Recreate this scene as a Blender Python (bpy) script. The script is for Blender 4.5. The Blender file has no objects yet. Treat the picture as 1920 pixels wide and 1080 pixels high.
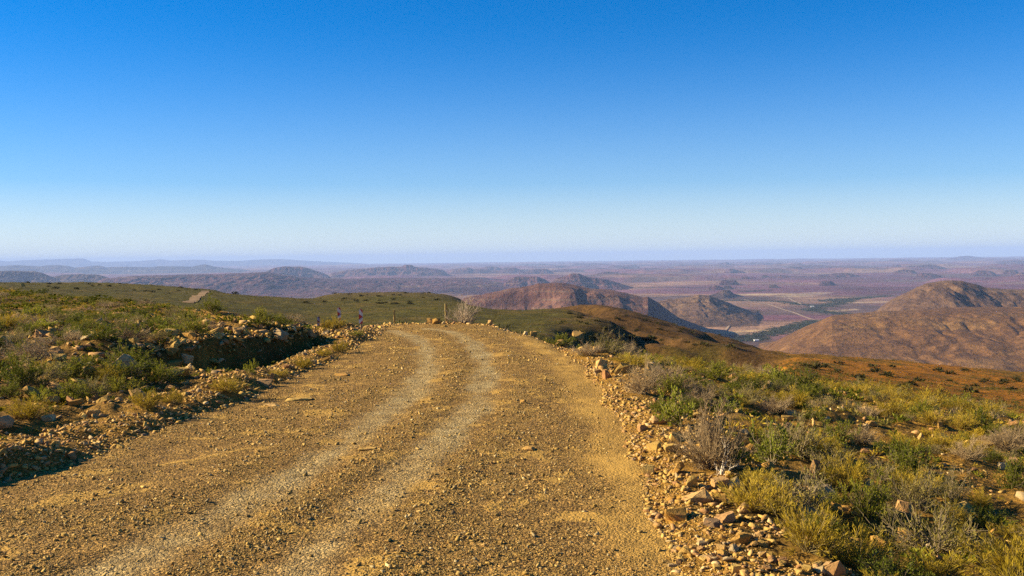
import bpy, bmesh, math, random
import numpy as np
from mathutils import Vector, Matrix

S = bpy.context.scene
COL = S.collection
rng = np.random.default_rng(11)
random.seed(11)
R = math.radians

# ------------------------------------------------------------------ camera
F = 1884.0                       # focal length in pixels of a 1920 wide frame
CZ = 2.2                         # eye height over the road
ROLL, PITCH = 0.012, math.atan((540 - 482.5) / F)
fw = np.array([0, math.cos(PITCH), -math.sin(PITCH)])
up0 = np.array([0, math.sin(PITCH), math.cos(PITCH)])
rt0 = np.array([1.0, 0, 0])
rt = rt0 * math.cos(ROLL) - up0 * math.sin(ROLL)
up = up0 * math.cos(ROLL) + rt0 * math.sin(ROLL)
cam = bpy.data.cameras.new('camera')
cam.sensor_width = 36.0
cam.lens = F / 1920 * 36
cam.clip_start, cam.clip_end = 0.1, 300000
co = bpy.data.objects.new('camera', cam)
COL.objects.link(co)
M = Matrix.Identity(4)
for i in range(3):
    M[i][0], M[i][1], M[i][2] = rt[i], up[i], -fw[i]
M[2][3] = CZ
co.matrix_world = M
S.camera = co

# ------------------------------------------------------------------ light
SUN_EL, SUN_AZ = 23.0, -84.0     # azimuth clockwise from +Y
SUN_W, SKY_W, EXPO = 5.0, 0.0510, 1.36
S.view_settings.view_transform = 'Standard'
S.view_settings.look = 'None'
S.view_settings.gamma = 1
S.view_settings.exposure = EXPO
W = bpy.data.worlds.new('World')
S.world = W
W.use_nodes = True
nt = W.node_tree
nt.nodes.clear()
sk = nt.nodes.new('ShaderNodeTexSky')
sk.sky_type = 'NISHITA'
sk.sun_disc = False
sk.sun_elevation = R(SUN_EL)
sk.sun_rotation = R(SUN_AZ)
sk.altitude = 1500
sk.air_density = 1.0
sk.dust_density = 0.6
sk.ozone_density = 2.6
hs = nt.nodes.new('ShaderNodeHueSaturation')
hs.inputs['Saturation'].default_value = 1.9
hs.inputs['Hue'].default_value = 0.498
tint = nt.nodes.new('ShaderNodeMix')
tint.data_type, tint.blend_type = 'RGBA', 'MULTIPLY'
tint.inputs['Factor'].default_value = 1
tint.inputs[7].default_value = (0.96, 1.0, 1.22, 1)
bg = nt.nodes.new('ShaderNodeBackground')
bg.inputs['Strength'].default_value = SKY_W
wo = nt.nodes.new('ShaderNodeOutputWorld')
nt.links.new(sk.outputs[0], tint.inputs[6])
nt.links.new(tint.outputs[2], hs.inputs['Color'])
tc = nt.nodes.new('ShaderNodeTexCoord')            # pale dusty air low in the sky
sx3 = nt.nodes.new('ShaderNodeSeparateXYZ')
nt.links.new(tc.outputs['Generated'], sx3.inputs[0])
mr = nt.nodes.new('ShaderNodeMapRange')
for i_, v_ in zip((1, 2, 3, 4), (0.0, 0.25, 0.92, 0.0)):
    mr.inputs[i_].default_value = v_
pw = nt.nodes.new('ShaderNodeMath')
pw.operation = 'POWER'
pw.inputs[1].default_value = 2.2
pale = nt.nodes.new('ShaderNodeMix')
pale.data_type = 'RGBA'
pale.inputs[7].default_value = (5.6, 6.5, 7.0, 1)
nt.links.new(sx3.outputs[2], mr.inputs[0])
nt.links.new(mr.outputs[0], pw.inputs[0])
nt.links.new(pw.outputs[0], pale.inputs['Factor'])
nt.links.new(hs.outputs[0], pale.inputs[6])
nt.links.new(pale.outputs[2], bg.inputs['Color'])
nt.links.new(bg.outputs[0], wo.inputs['Surface'])
sl = bpy.data.lights.new('sun', 'SUN')
sl.energy = SUN_W
sl.angle = R(0.53)
sl.color = (1.0, 0.855, 0.58)
so = bpy.data.objects.new('sun', sl)
COL.objects.link(so)
SD = Vector((math.cos(R(SUN_EL)) * math.sin(R(SUN_AZ)), math.cos(R(SUN_EL)) * math.cos(R(SUN_AZ)), math.sin(R(SUN_EL))))
so.rotation_euler = SD.to_track_quat('Z', 'Y').to_euler()
so.location = (-30, 5, 40)

C = S.cycles
C.max_bounces = 4
C.diffuse_bounces = 2
C.glossy_bounces = 1
C.transmission_bounces = 2
C.volume_bounces = 0
C.transparent_max_bounces = 4
C.use_denoising = False
C.use_adaptive_sampling = False
C.sample_clamp_indirect = 4

# ------------------------------------------------------------------ helpers
def unproj(px, py, D):
    """World point seen at pixel (px, py) of the 1920x1080 photo at world depth Y = D."""
    px, py, D = np.broadcast_arrays(np.asarray(px, float), np.asarray(py, float), np.asarray(D, float))
    a, b = (px - 960) / F, (540 - py) / F
    d = fw[:, None] + rt[:, None] * a.ravel() + up[:, None] * b.ravel()
    d = d / d[1] * D.ravel()
    d[2] += CZ
    return d.T.reshape(px.shape + (3,))

def unproj_z(px, py, z):
    p = unproj(px, py, 1.0)
    k = (np.asarray(z) - CZ) / (p[..., 2] - CZ)
    q = p.copy()
    q[..., 0] = p[..., 0] * k
    q[..., 1] = k
    q[..., 2] = z
    return q

def project(P):
    v = np.asarray(P, float) - np.array([0, 0, CZ])
    d = v @ fw
    return 960 + F * (v @ rt) / d, 540 - F * (v @ up) / d, d

_perm = np.random.default_rng(3).permutation(256)
_ga = np.random.default_rng(4).uniform(0, 2 * np.pi, 256)
_gx, _gy = np.cos(_ga), np.sin(_ga)

def pn(x, y, seed=0):
    x = np.asarray(x, float) + seed * 17.37
    y = np.asarray(y, float) + seed * 9.71
    xi, yi = np.floor(x).astype(np.int64), np.floor(y).astype(np.int64)
    xf, yf = x - xi, y - yi
    u, v = xf ** 3 * (xf * (xf * 6 - 15) + 10), yf ** 3 * (yf * (yf * 6 - 15) + 10)
    def g(i, j):
        h = _perm[(_perm[(xi + i) & 255] + yi + j) & 255]
        return _gx[h] * (xf - i) + _gy[h] * (yf - j)
    a, b, c, d = g(0, 0), g(1, 0), g(0, 1), g(1, 1)
    return 1.5 * ((a + u * (b - a)) + v * ((c + u * (d - c)) - (a + u * (b - a))))

def fbm(x, y, o=4, seed=0, gain=0.5):
    s, a, f = 0, 1.0, 1.0
    for k in range(o):
        s = s + a * pn(x * f, y * f, seed + k * 3)
        a *= gain
        f *= 2.03
    return s

def sst(a, b, x):
    t = np.clip((np.asarray(x, float) - a) / (b - a), 0, 1)
    return t * t * (3 - 2 * t)

def mesh_np(name, V, faces, mats=(), attrs=None, mi=None, smooth=False):
    """faces: list of int arrays, each of constant row length (3 or 4)."""
    me = bpy.data.meshes.new(name)
    faces = [np.asarray(f) for f in faces if len(f)]
    V = np.asarray(V, np.float32)
    me.vertices.add(len(V))
    me.vertices.foreach_set('co', V.ravel())
    nl = sum(f.size for f in faces)
    npoly = sum(len(f) for f in faces)
    me.loops.add(nl)
    me.loops.foreach_set('vertex_index', np.concatenate([f.ravel() for f in faces]).astype(np.int32))
    me.polygons.add(npoly)
    st = np.concatenate([np.full(len(f), f.shape[1]) for f in faces])
    me.polygons.foreach_set('loop_start', np.concatenate([[0], np.cumsum(st)[:-1]]).astype(np.int32))
    for m in mats:
        me.materials.append(m)
    if mi is not None:
        me.polygons.foreach_set('material_index', np.asarray(mi, np.int32))
    if smooth:
        me.polygons.foreach_set('use_smooth', np.ones(npoly, bool))
    me.update(calc_edges=True)
    for k, a in (attrs or {}).items():
        a = np.asarray(a, np.float32)
        if a.ndim == 2:
            at = me.attributes.new(k, 'FLOAT_COLOR', 'POINT')
            c4 = np.ones((len(V), 4), np.float32)
            c4[:, :3] = a
            at.data.foreach_set('color', c4.ravel())
        else:
            at = me.attributes.new(k, 'FLOAT', 'POINT')
            at.data.foreach_set('value', a)
    return me

def link(name, me, parent=None, loc=None, label=None, cat=None, group=None, kind=None):
    o = bpy.data.objects.new(name, me)
    COL.objects.link(o)
    if parent:
        o.parent = parent
    if loc is not None:
        o.location = [float(c) for c in loc]
    tag(o, label, cat, group, kind)
    return o

def tag(o, label=None, cat=None, group=None, kind=None):
    for k, v in (('label', label), ('category', cat), ('group', group), ('kind', kind)):
        if v:
            o[k] = v
    return o

def grid_faces(nu, nv):
    i = np.arange(nu * nv).reshape(nu, nv)
    return np.stack([i[:-1, :-1], i[1:, :-1], i[1:, 1:], i[:-1, 1:]], -1).reshape(-1, 4)

# ------------------------------------------------------------------ materials
class NB:
    def __init__(s, name):
        s.m = bpy.data.materials.new(name)
        s.m.use_nodes = True
        s.t = s.m.node_tree
        s.t.nodes.clear()
        s.out = s.n('ShaderNodeOutputMaterial')
    def n(s, kind, **kw):
        x = s.t.nodes.new(kind)
        for k, v in kw.items():
            setattr(x, k, v)
        return x
    def put(s, sock, v):
        if isinstance(v, bpy.types.NodeSocket):
            s.t.links.new(v, sock)
        elif isinstance(v, (tuple, list)) and len(v) == 3 and sock.type == 'RGBA':
            sock.default_value = (*v, 1)
        else:
            sock.default_value = v
    def noise(s, scale, detail=4, rough=0.55, vec=None, dist=0.0):
        x = s.n('ShaderNodeTexNoise')
        x.inputs['Scale'].default_value = scale
        x.inputs['Detail'].default_value = detail
        x.inputs['Roughness'].default_value = rough
        x.inputs['Distortion'].default_value = dist
        if vec is not None:
            s.put(x.inputs['Vector'], vec)
        return x.outputs[0]
    def voro(s, scale, vec=None, feature='F1'):
        x = s.n('ShaderNodeTexVoronoi', feature=feature)
        x.inputs['Scale'].default_value = scale
        if vec is not None:
            s.put(x.inputs['Vector'], vec)
        return x
    def ramp(s, fac, stops, interp='LINEAR'):
        x = s.n('ShaderNodeValToRGB')
        x.color_ramp.interpolation = interp
        e = x.color_ramp.elements
        while len(e) < len(stops):
            e.new(0.5)
        for el, (p, c) in zip(e, stops):
            el.position = p
            el.color = (*c, 1) if len(c) == 3 else c
        s.put(x.inputs[0], fac)
        return x.outputs[0]
    def mix(s, f, a, b, mode='MIX'):
        x = s.n('ShaderNodeMix', data_type='RGBA', blend_type=mode)
        s.put(x.inputs['Factor'], f)
        s.put(x.inputs[6], a)
        s.put(x.inputs[7], b)
        return x.outputs[2]
    def math(s, op, a, b=0.0, c=0.0):
        x = s.n('ShaderNodeMath', operation=op)
        s.put(x.inputs[0], a)
        s.put(x.inputs[1], b)
        s.put(x.inputs[2], c)
        return x.outputs[0]
    def mapr(s, v, a, b, c=0.0, d=1.0):
        x = s.n('ShaderNodeMapRange')
        s.put(x.inputs[0], v)
        for k, q in zip((1, 2, 3, 4), (a, b, c, d)):
            x.inputs[k].default_value = q
        return x.outputs[0]
    def attr(s, name):
        return s.n('ShaderNodeAttribute', attribute_name=name)
    def bump(s, h, strength, dist):
        x = s.n('ShaderNodeBump')
        x.inputs['Strength'].default_value = strength
        x.inputs['Distance'].default_value = dist
        s.put(x.inputs['Height'], h)
        return x.outputs[0]
    def pos(s):
        return s.n('ShaderNodeNewGeometry').outputs['Position']
    def finish(s, col, rough=0.95, normal=None, trans=0.0, spec=0.1, metal=0.0):
        p = s.n('ShaderNodeBsdfPrincipled')
        s.put(p.inputs['Base Color'], col)
        s.put(p.inputs['Roughness'], rough)
        s.put(p.inputs['Metallic'], metal)
        p.inputs['Specular IOR Level'].default_value = spec
        if normal is not None:
            s.put(p.inputs['Normal'], normal)
        o = p.outputs[0]
        if trans:
            tr = s.n('ShaderNodeBsdfTranslucent')
            s.put(tr.inputs['Color'], col)
            mx = s.n('ShaderNodeMixShader')
            mx.inputs[0].default_value = trans
            s.t.links.new(o, mx.inputs[1])
            s.t.links.new(tr.outputs[0], mx.inputs[2])
            o = mx.outputs[0]
        s.t.links.new(o, s.out.inputs['Surface'])
        return s.m

def mat_ground():
    b = NB('ground_soil')
    p = b.pos()
    a = b.attr('Col').outputs['Color']
    n1 = b.noise(0.9, 6, 0.65, p)
    n2 = b.noise(9.0, 5, 0.7, p)
    n3 = b.noise(55.0, 3, 0.7, p)
    far = b.noise(0.16, 8, 0.72, p)
    c = b.mix(1.0, a, b.ramp(n1, [(0.3, (0.62, 0.62, 0.6)), (0.7, (1.3, 1.28, 1.2))]), 'MULTIPLY')
    c = b.mix(1.0, c, b.ramp(n2, [(0.32, (0.6, 0.58, 0.55)), (0.68, (1.4, 1.38, 1.3))]), 'MULTIPLY')
    c = b.mix(0.6, c, b.ramp(far, [(0.38, (0.45, 0.45, 0.42)), (0.62, (1.55, 1.5, 1.45))]), 'MULTIPLY')
    h = b.math('ADD', b.math('MULTIPLY', n2, 0.7), b.math('MULTIPLY', n3, 0.3))
    h = b.math('ADD', b.math('MULTIPLY', h, 0.12), b.math('MULTIPLY', far, 1.6))
    return b.finish(c, 1.0, b.bump(h, 0.9, 1.0))

def mat_road():
    b = NB('road_gravel')
    p = b.pos()
    tr = b.attr('track').outputs['Fac']
    du = b.attr('dust').outputs['Fac']
    n1 = b.noise(0.55, 5, 0.6, p)
    n2 = b.noise(3.0, 6, 0.7, p)
    v = b.voro(38.0, p)
    v2 = b.voro(85.0, p)
    sp = b.noise(120.0, 2, 0.6, p)
    base = b.ramp(n2, [(0.3, (0.165, 0.094, 0.03)), (0.5, (0.25, 0.146, 0.042)), (0.72, (0.365, 0.22, 0.064))])
    st = b.n('ShaderNodeSeparateColor')
    b.put(st.inputs[0], v.outputs['Color'])
    chips = b.ramp(st.outputs[0], [(0.0, (0.42, 0.4, 0.38)), (0.5, (0.9, 0.88, 0.85)), (0.8, (1.2, 1.15, 1.05)), (1.0, (1.85, 1.75, 1.6))])
    c = b.mix(1.0, base, chips, 'MULTIPLY')
    grey = b.ramp(n2, [(0.3, (0.335, 0.24, 0.10)), (0.7, (0.48, 0.365, 0.17))])
    grey = b.mix(0.5, grey, chips, 'MULTIPLY')
    trn = b.math('MULTIPLY', tr, b.math('MULTIPLY', b.mapr(n1, 0.35, 0.6, 0.5, 0.95), b.mapr(n2, 0.35, 0.6, 0.6, 1.0)))
    c = b.mix(trn, c, grey)
    orange = b.ramp(sp, [(0.3, (0.38, 0.21, 0.04)), (0.7, (0.50, 0.295, 0.068))])
    pat = b.mapr(b.noise(1.4, 4, 0.6, p, 0.6), 0.56, 0.62, 0.0, 0.85)
    dd = b.math('MAXIMUM', b.math('MULTIPLY', du, b.mapr(n1, 0.35, 0.6, 0.2, 1.0)), b.math('MULTIPLY', pat, b.math('SUBTRACT', 1.0, tr)))
    c = b.mix(dd, c, orange)
    hgt = b.math('ADD', b.math('MULTIPLY', v.outputs['Distance'], -0.7), b.math('MULTIPLY', v2.outputs['Distance'], -0.4))
    hgt = b.math('MULTIPLY', hgt, b.math('SUBTRACT', 1.0, b.math('MULTIPLY', dd, 0.7)))
    hgt = b.math('ADD', hgt, b.math('MULTIPLY', n2, 0.8))
    return b.finish(c, 1.0, b.bump(hgt, 1.0, 0.03))

def mat_stone(name, stops, instanced):
    b = NB(name)
    if instanced:
        r = b.n('ShaderNodeObjectInfo').outputs['Random']
        p = b.n('ShaderNodeTexCoord').outputs['Object']
    else:
        r = b.attr('rnd').outputs['Fac']
        p = b.pos()
    c = b.ramp(r, stops)
    n1 = b.noise(14.0, 5, 0.65, p)
    n2 = b.noise(70.0, 3, 0.6, p)
    c = b.mix(1.0, c, b.ramp(n1, [(0.3, (0.66, 0.64, 0.62)), (0.5, (1, 1, 1)), (0.7, (1.25, 1.22, 1.18))]), 'MULTIPLY')
    c = b.mix(b.mapr(b.noise(6.0, 3, 0.5, p), 0.58, 0.66, 0, 0.6), c, (0.30, 0.15, 0.055))
    h = b.math('ADD', n1, b.math('MULTIPLY', n2, 0.4))
    return b.finish(c, 0.95, b.bump(h, 0.6, 0.02))

ROCKS = [(0.0, (0.37, 0.22, 0.052)), (0.2, (0.47, 0.305, 0.085)), (0.4, (0.37, 0.195, 0.042)), (0.55, (0.48, 0.30, 0.105)),
         (0.7, (0.29, 0.145, 0.055)), (0.82, (0.40, 0.225, 0.085)), (0.93, (0.52, 0.37, 0.17)), (1.0, (0.17, 0.105, 0.06))]
PEB = [(0.0, (0.24, 0.145, 0.038)), (0.35, (0.36, 0.228, 0.06)), (0.6, (0.46, 0.30, 0.095)), (0.8, (0.26, 0.165, 0.055)),
       (0.93, (0.54, 0.41, 0.19)), (1.0, (0.13, 0.085, 0.04))]

def mat_plant(name, stops, instanced=True, trans=0.32):
    b = NB(name)
    if instanced:
        r = b.n('ShaderNodeObjectInfo').outputs['Random']
    else:
        r = b.attr('rnd').outputs['Fac']
    lf = b.attr('leaf').outputs['Fac']
    v = b.math('ADD', b.math('MULTIPLY', r, 0.55), b.math('MULTIPLY', lf, 0.45))
    return b.finish(b.ramp(v, stops), 0.85, None, trans, 0.2)

def mat_plain(name, c, rough=0.8, var=0.3, scale=20.0, metal=0.0):
    b = NB(name)
    p = b.n('ShaderNodeTexCoord').outputs['Object']
    n = b.noise(scale, 4, 0.6, p)
    col = b.mix(1.0, c, b.ramp(n, [(0.3, (1 - var,) * 3), (0.7, (1 + var,) * 3)]), 'MULTIPLY')
    return b.finish(col, rough, b.bump(n, 0.2, 0.01), 0, 0.3, metal)

def mat_hill(name, low, mid, high, cell, band, strata=(0.16, 0.10, 0.06), spot=(0.035, 0.03, 0.015), spots=0.5):
    """Dry rock and scrub: colour varies in patches, level beds of rock show by height, scrub dots."""
    b = NB(name)
    p = b.pos()
    xyz = b.n('ShaderNodeSeparateXYZ')
    b.put(xyz.inputs[0], p)
    n1 = b.noise(1 / (cell * 30), 6, 0.62, p)
    n2 = b.noise(1 / (cell * 4), 6, 0.7, p)
    c = b.ramp(n1, [(0.32, low), (0.5, mid), (0.68, high)])
    c = b.mix(1.0, c, b.ramp(n2, [(0.32, (0.5, 0.48, 0.46)), (0.68, (1.55, 1.55, 1.5))]), 'MULTIPLY')
    zz = b.math('ADD', xyz.outputs[2], b.math('MULTIPLY', n2, band * 0.5))
    w = b.math('FRACT', b.math('DIVIDE', zz, band))
    line = b.math('MULTIPLY', b.mapr(w, 0.8, 0.9, 0.0, 1.0), b.mapr(n1, 0.42, 0.55, 0.0, 0.75))
    c = b.mix(line, c, strata)
    v = b.voro(1 / (cell * 0.9), p)
    sp = b.math('MULTIPLY', b.mapr(v.outputs['Distance'], 0.2, 0.33, 1.0, 0.0), b.mapr(b.noise(1 / (cell * 14), 3, 0.6, p), 0.45, 0.6, 0.0, spots))
    c = b.mix(sp, c, spot)
    return b.finish(c, 1.0, b.bump(n2, 0.9, cell * 2.4))

# ------------------------------------------------------------------ terrain shape
_eLy = np.array([-50, 7, 10.1, 11.3, 12.5, 14.75, 17.2, 19.6, 22.9, 26.9, 29.6, 31.8, 33.0, 34.5, 36.0, 38])
_eLx = np.array([-5.4, -5.25, -5.1, -4.8, -4.65, -4.4, -4.2, -4.06, -3.9, -3.86, -3.85, -4.1, -6.2, -9.5, -13, -20])
_eRy = np.array([-50, 6.9, 8.6, 10.6, 13, 15.9, 19.8, 23.9, 29.0, 32.5, 34.4, 35.0, 35.6, 36.2, 38])
_eRx = np.array([1.05, 1.12, 1.2, 1.32, 1.4, 1.43, 1.37, 1.14, 0.6, -0.17, -1.6, -3.0, -6.0, -10, -20])

def edgeL(y):
    return np.interp(y, _eLy, _eLx) + 0.13 * fbm(np.asarray(y) * 0.7, 0.3, 3, 41)
def edgeR(y):
    return np.interp(y, _eRy, _eRx) + 0.13 * fbm(np.asarray(y) * 0.7, 5.3, 3, 43)

def zpx(u, py, D):
    return CZ - (py - (482.5 - (u - 960) * ROLL)) / F * D

_T = {  # column (pixel) -> (depth, pixel row) or (depth, None, height)
    -400: [(20, 0, .5), (60, 540), (95, 0, -3), (200, 0, -8), (450, 533), (640, 529), (950, 0, -30), (1300, 0, -150), (1600, 0, -395)],
    0: [(20, 0, .5), (60, 541), (95, 0, -3), (200, 0, -8), (450, 534), (600, 529.5), (900, 0, -30), (1250, 0, -150), (1600, 0, -395)],
    200: [(20, 0, .5), (52, 557), (85, 0, -3), (200, 0, -8), (346, 557), (450, 543), (615, 528.5), (850, 0, -30), (1200, 0, -150), (1600, 0, -395)],
    400: [(20, 0, .4), (45, 577), (75, 0, -3), (180, 0, -9.5), (320, 576), (450, 553), (600, 541), (800, 0, -34), (1100, 0, -150), (1500, 0, -395)],
    520: [(20, 0, .3), (42, 593), (70, 0, -3), (170, 0, -10.5), (310, 592), (400, 570), (480, 556), (640, 0, -32), (900, 0, -90), (1400, 0, -395)],
    600: [(20, 0, .1), (37, 615), (60, 0, -3), (150, 0, -10.5), (282, 606), (380, 578), (470, 563), (700, 551), (820, 0, -50), (1300, 0, -395)],
    720: [(20, 0, 0), (36, 607), (50, 0, -2), (140, 0, -10.5), (270, 606), (380, 574), (480, 560), (700, 546), (820, 0, -50), (1300, 0, -395)],
    820: [(20, 0, 0), (35.3, 605), (50, 0, -2), (140, 0, -10.5), (270, 604), (380, 573), (480, 560), (700, 547), (820, 0, -55), (1300, 0, -395)],
    880: [(20, 0, 0), (35, 605), (50, 0, -2), (140, 0, -10.5), (270, 603), (360, 581), (450, 570), (680, 559), (800, 0, -60), (1300, 0, -395)],
    930: [(20, 0, 0), (33.5, 607), (50, 0, -2.2), (140, 0, -10.8), (260, 605), (350, 588), (410, 583), (560, 0, -40), (800, 0, -90), (1300, 0, -395)],
    1000: [(20, 0, 0), (29, 624), (45, 0, -2.5), (140, 0, -11), (260, 605), (340, 591), (420, 581), (560, 0, -44), (800, 0, -90), (1300, 0, -395)],
    1050: [(20, 0, 0), (26.5, 645), (42, 0, -3), (130, 0, -12), (260, 604), (330, 592), (420, 574.5), (560, 0, -46), (800, 0, -95), (1300, 0, -395)],
    1100: [(20, 0, -.3), (29, 666), (42, 0, -3.5), (120, 0, -13), (215, 0, -20), (238, 0, -19), (250, 608), (330, 592), (420, 572.5), (560, 0, -50), (800, 0, -100), (1300, 0, -395)],
    1150: [(20, 0, -.5), (34, 684), (46, 0, -4.4), (120, 0, -16), (205, 0, -28), (234, 0, -28.5), (248, 612), (320, 602), (425, 577), (560, 0, -55), (800, 0, -110), (1300, 0, -395)],
    1200: [(20, 0, -.8), (38, 690), (55, 0, -5.6), (120, 0, -17), (200, 0, -29), (229, 0, -31), (244, 626), (320, 614), (430, 590), (560, 0, -60), (800, 0, -120), (1300, 0, -395)],
    1300: [(20, 0, -1), (38, 699), (55, 0, -5.8), (120, 0, -18), (200, 0, -31), (222, 0, -33), (238, 650), (320, 635), (440, 616), (560, 0, -70), (800, 0, -140), (1300, 0, -395)],
    1400: [(20, 0, -1.2), (38, 706), (55, 0, -6), (110, 0, -15), (190, 0, -28), (210, 0, -31), (226, 668), (330, 656), (450, 645), (560, 0, -80), (800, 0, -160), (1300, 0, -395)],
    1470: [(20, 0, -1.2), (35, 717), (55, 0, -5.5), (110, 690), (200, 674), (300, 666), (420, 664), (560, 0, -85), (800, 0, -170), (1300, 0, -395)],
    1560: [(18, 0, -1.2), (33, 722), (50, 0, -5.8), (105, 716), (200, 686), (300, 669), (420, 0, -55), (560, 0, -95), (800, 0, -180), (1300, 0, -395)],
    1700: [(16, 0, -1.1), (30, 750), (46, 0, -5.6), (90, 748), (180, 706), (300, 674.5), (420, 0, -58), (560, 0, -98), (800, 0, -185), (1300, 0, -395)],
    1850: [(14, 0, -1.0), (27, 774), (42, 0, -5.6), (80, 772), (170, 724), (285, 690), (400, 0, -60), (560, 0, -100), (800, 0, -190), (1300, 0, -395)],
    2000: [(13, 0, -.9), (25, 792), (40, 0, -5.6), (75, 792), (160, 742), (275, 705), (400, 0, -64), (560, 0, -110), (800, 0, -200), (1300, 0, -395)],
    2500: [(13, 0, -.8), (25, 790), (40, 0, -6), (75, 790), (160, 765), (275, 745), (400, 0, -70), (560, 0, -120), (800, 0, -220), (1300, 0, -395)],
}
_uc = np.array(sorted(_T), float)
_lD = np.linspace(math.log(3), math.log(1700), 320)
_ug = np.arange(-400, 2501, 10.0)
_tab = np.zeros((len(_lD), len(_uc)))
_dc = []
for j, u in enumerate(_uc):
    row = _T[int(u)]
    ds = [math.log(t[0]) for t in row]
    zs = [t[2] if len(t) == 3 else zpx(u, t[1], t[0]) for t in row]
    _tab[:, j] = np.interp(_lD, ds, zs)
    _dc.append(row[1][0])
_tg = np.stack([np.interp(_ug, _uc, r) for r in _tab])
def _blur(a, k, ax):
    w = np.exp(-0.5 * (np.arange(-3 * k, 3 * k + 1) / k) ** 2)
    w /= w.sum()
    pad = [(0, 0), (0, 0)]
    pad[ax] = (3 * k, 3 * k)
    b = np.pad(a, pad, 'edge')
    return np.apply_along_axis(lambda r: np.convolve(r, w, 'valid'), ax, b)
_tg = _blur(_blur(_tg, 2, 1), 1, 0)

def table(u, D):
    fu = np.clip((u + 400) / 10, 0, len(_ug) - 1.001)
    fd = np.clip((np.log(np.maximum(D, 3.01)) - _lD[0]) / (_lD[1] - _lD[0]), 0, len(_lD) - 1.001)
    i, j = fd.astype(int), fu.astype(int)
    a, b = fd - i, fu - j
    return (_tg[i, j] * (1 - a) * (1 - b) + _tg[i + 1, j] * a * (1 - b) + _tg[i, j + 1] * (1 - a) * b + _tg[i + 1, j + 1] * a * b)

def bank_foot(y):
    return np.clip(2.75 - (y - 20.7) * 0.27, 1.25, 3.3) + 0.22 * fbm(y * 1.1, 1.7, 3, 51)

def z_near(x, y):
    L, Rr = edgeL(y), edgeR(y)
    sL, sR = L - x, x - Rr
    gentle = np.interp(sL, [0, .3, .6, 1.0, 1.5, 2.5, 5, 12, 40], [0, .13, .17, .13, .07, .2, .46, .54, .7]) + np.interp(sL, [0, .5, 1.2], [0, .16, 0]) * fbm(y * 0.55, sL * 0.4, 3, 47)
    bf = bank_foot(y)
    t = sL - bf
    ditch = np.interp(sL, [0, .35, .8, 1.2, 2], [0, .1, .06, -.16, -.36])
    top = 0.56 + 0.1 * fbm(x * 0.8, y * 0.8, 2, 8)
    bank = ditch + (top - ditch) * (0.72 * sst(0, .2, t) + 0.16 * sst(.2, .34, t) + 0.12 * sst(.4, 1.2, t))
    verge = np.interp(sL, [0, .4, 1.2, 3, 4.5, 7], [0, .12, .1, .02, .1, .42])
    A = sst(19.0, 20.2, y) * (1 - sst(26.2, 27.4, y))
    V = sst(26.2, 27.4, y)
    zl = gentle * (1 - A) * (1 - V) + bank * A + verge * V
    right = np.interp(sR, [0, .35, .8, 1.3], [0, .07, .06, -.06]) - 0.15 * np.maximum(sR - 1.2, 0) - 0.021 * np.maximum(y - 18, 0) ** 1.3 * sst(0.3, 2.6, sR)
    inside = np.minimum(-sL, -sR)
    z = np.where(sL > 0, zl, np.where(sR > 0, right, 0.0))
    rough = sst(0.1, 1.2, np.maximum(sL, sR))
    z = z + rough * (0.10 * fbm(x * 0.55, y * 0.55, 3, 5) + 0.045 * fbm(x * 2.3, y * 2.3, 3, 6))
    mid = (L + Rr) / 2
    z = z + np.where(inside > 0, 0.03 * sst(0, 2.2, inside) + 0.018 * fbm(x * 0.9, y * 0.35, 3, 9), 0)
    return z

def polydist(x, y, pts):
    d = np.full(x.shape, 1e9)
    for (x0, y0), (x1, y1) in zip(pts[:-1], pts[1:]):
        t = np.clip(((x - x0) * (x1 - x0) + (y - y0) * (y1 - y0)) / ((x1 - x0) ** 2 + (y1 - y0) ** 2), 0, 1)
        d = np.minimum(d, np.hypot(x - x0 - t * (x1 - x0), y - y0 - t * (y1 - y0)))
    return d
def _ud(*p):
    return [((u - 960) / F * D, D) for u, D in p]
GULLY = [(_ud((1150, 330), (1190, 300), (1250, 285), (1330, 268)), 5.0, 7.0),
         (_ud((1270, 330), (1330, 305), (1420, 280)), 3.5, 7.0)]

def zg(x, y):
    x, y = np.asarray(x, float), np.asarray(y, float)
    r = np.hypot(x, y)
    th = np.arctan2(x, y)
    thc = np.clip(th, -0.62, 0.72)
    u = 960 + F * np.tan(thc)
    D = np.where(np.abs(th) < 0.6, y, r * 0.825)
    dc = np.interp(u, _uc, _dc)
    w = sst(0.78, 1.02, D / dc)
    zt = table(u, D)
    amp = 0.012 * np.clip(D - 40, 0, 130)
    zt = zt + amp * 0.45 * fbm(x * 0.02, y * 0.02, 4, 21) + 0.25 * amp * fbm(x * 0.09, y * 0.09, 3, 23)
    # the dark spur to the right is cut by gullies
    spur = sst(1020, 1130, u) * (1 - sst(1420, 1500, u)) * sst(120, 200, D) * (1 - sst(400, 440, D))
    rid = 1 - np.abs(fbm(x * 0.022 + 0.012 * y, y * 0.011, 3, 29)) * 1.6
    for gl, dep, wd in GULLY:
        d = polydist(x, y, gl)
        zt = zt - dep * np.exp(-((d + 3 * fbm(x * .05, y * .05, 3, 27)) / wd) ** 2) * (1 + .35 * fbm(x * .04, y * .04, 2, 28))
    zt = zt - spur * 4.5 * np.clip(rid, 0, 1) ** 2 + spur * 1.5
    return z_near(x, np.minimum(y, 37.5)) * (1 - w) + zt * w

def col_u(x, y):
    return 960 + F * np.tan(np.clip(np.arctan2(x, y), -0.7, 0.75))

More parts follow.
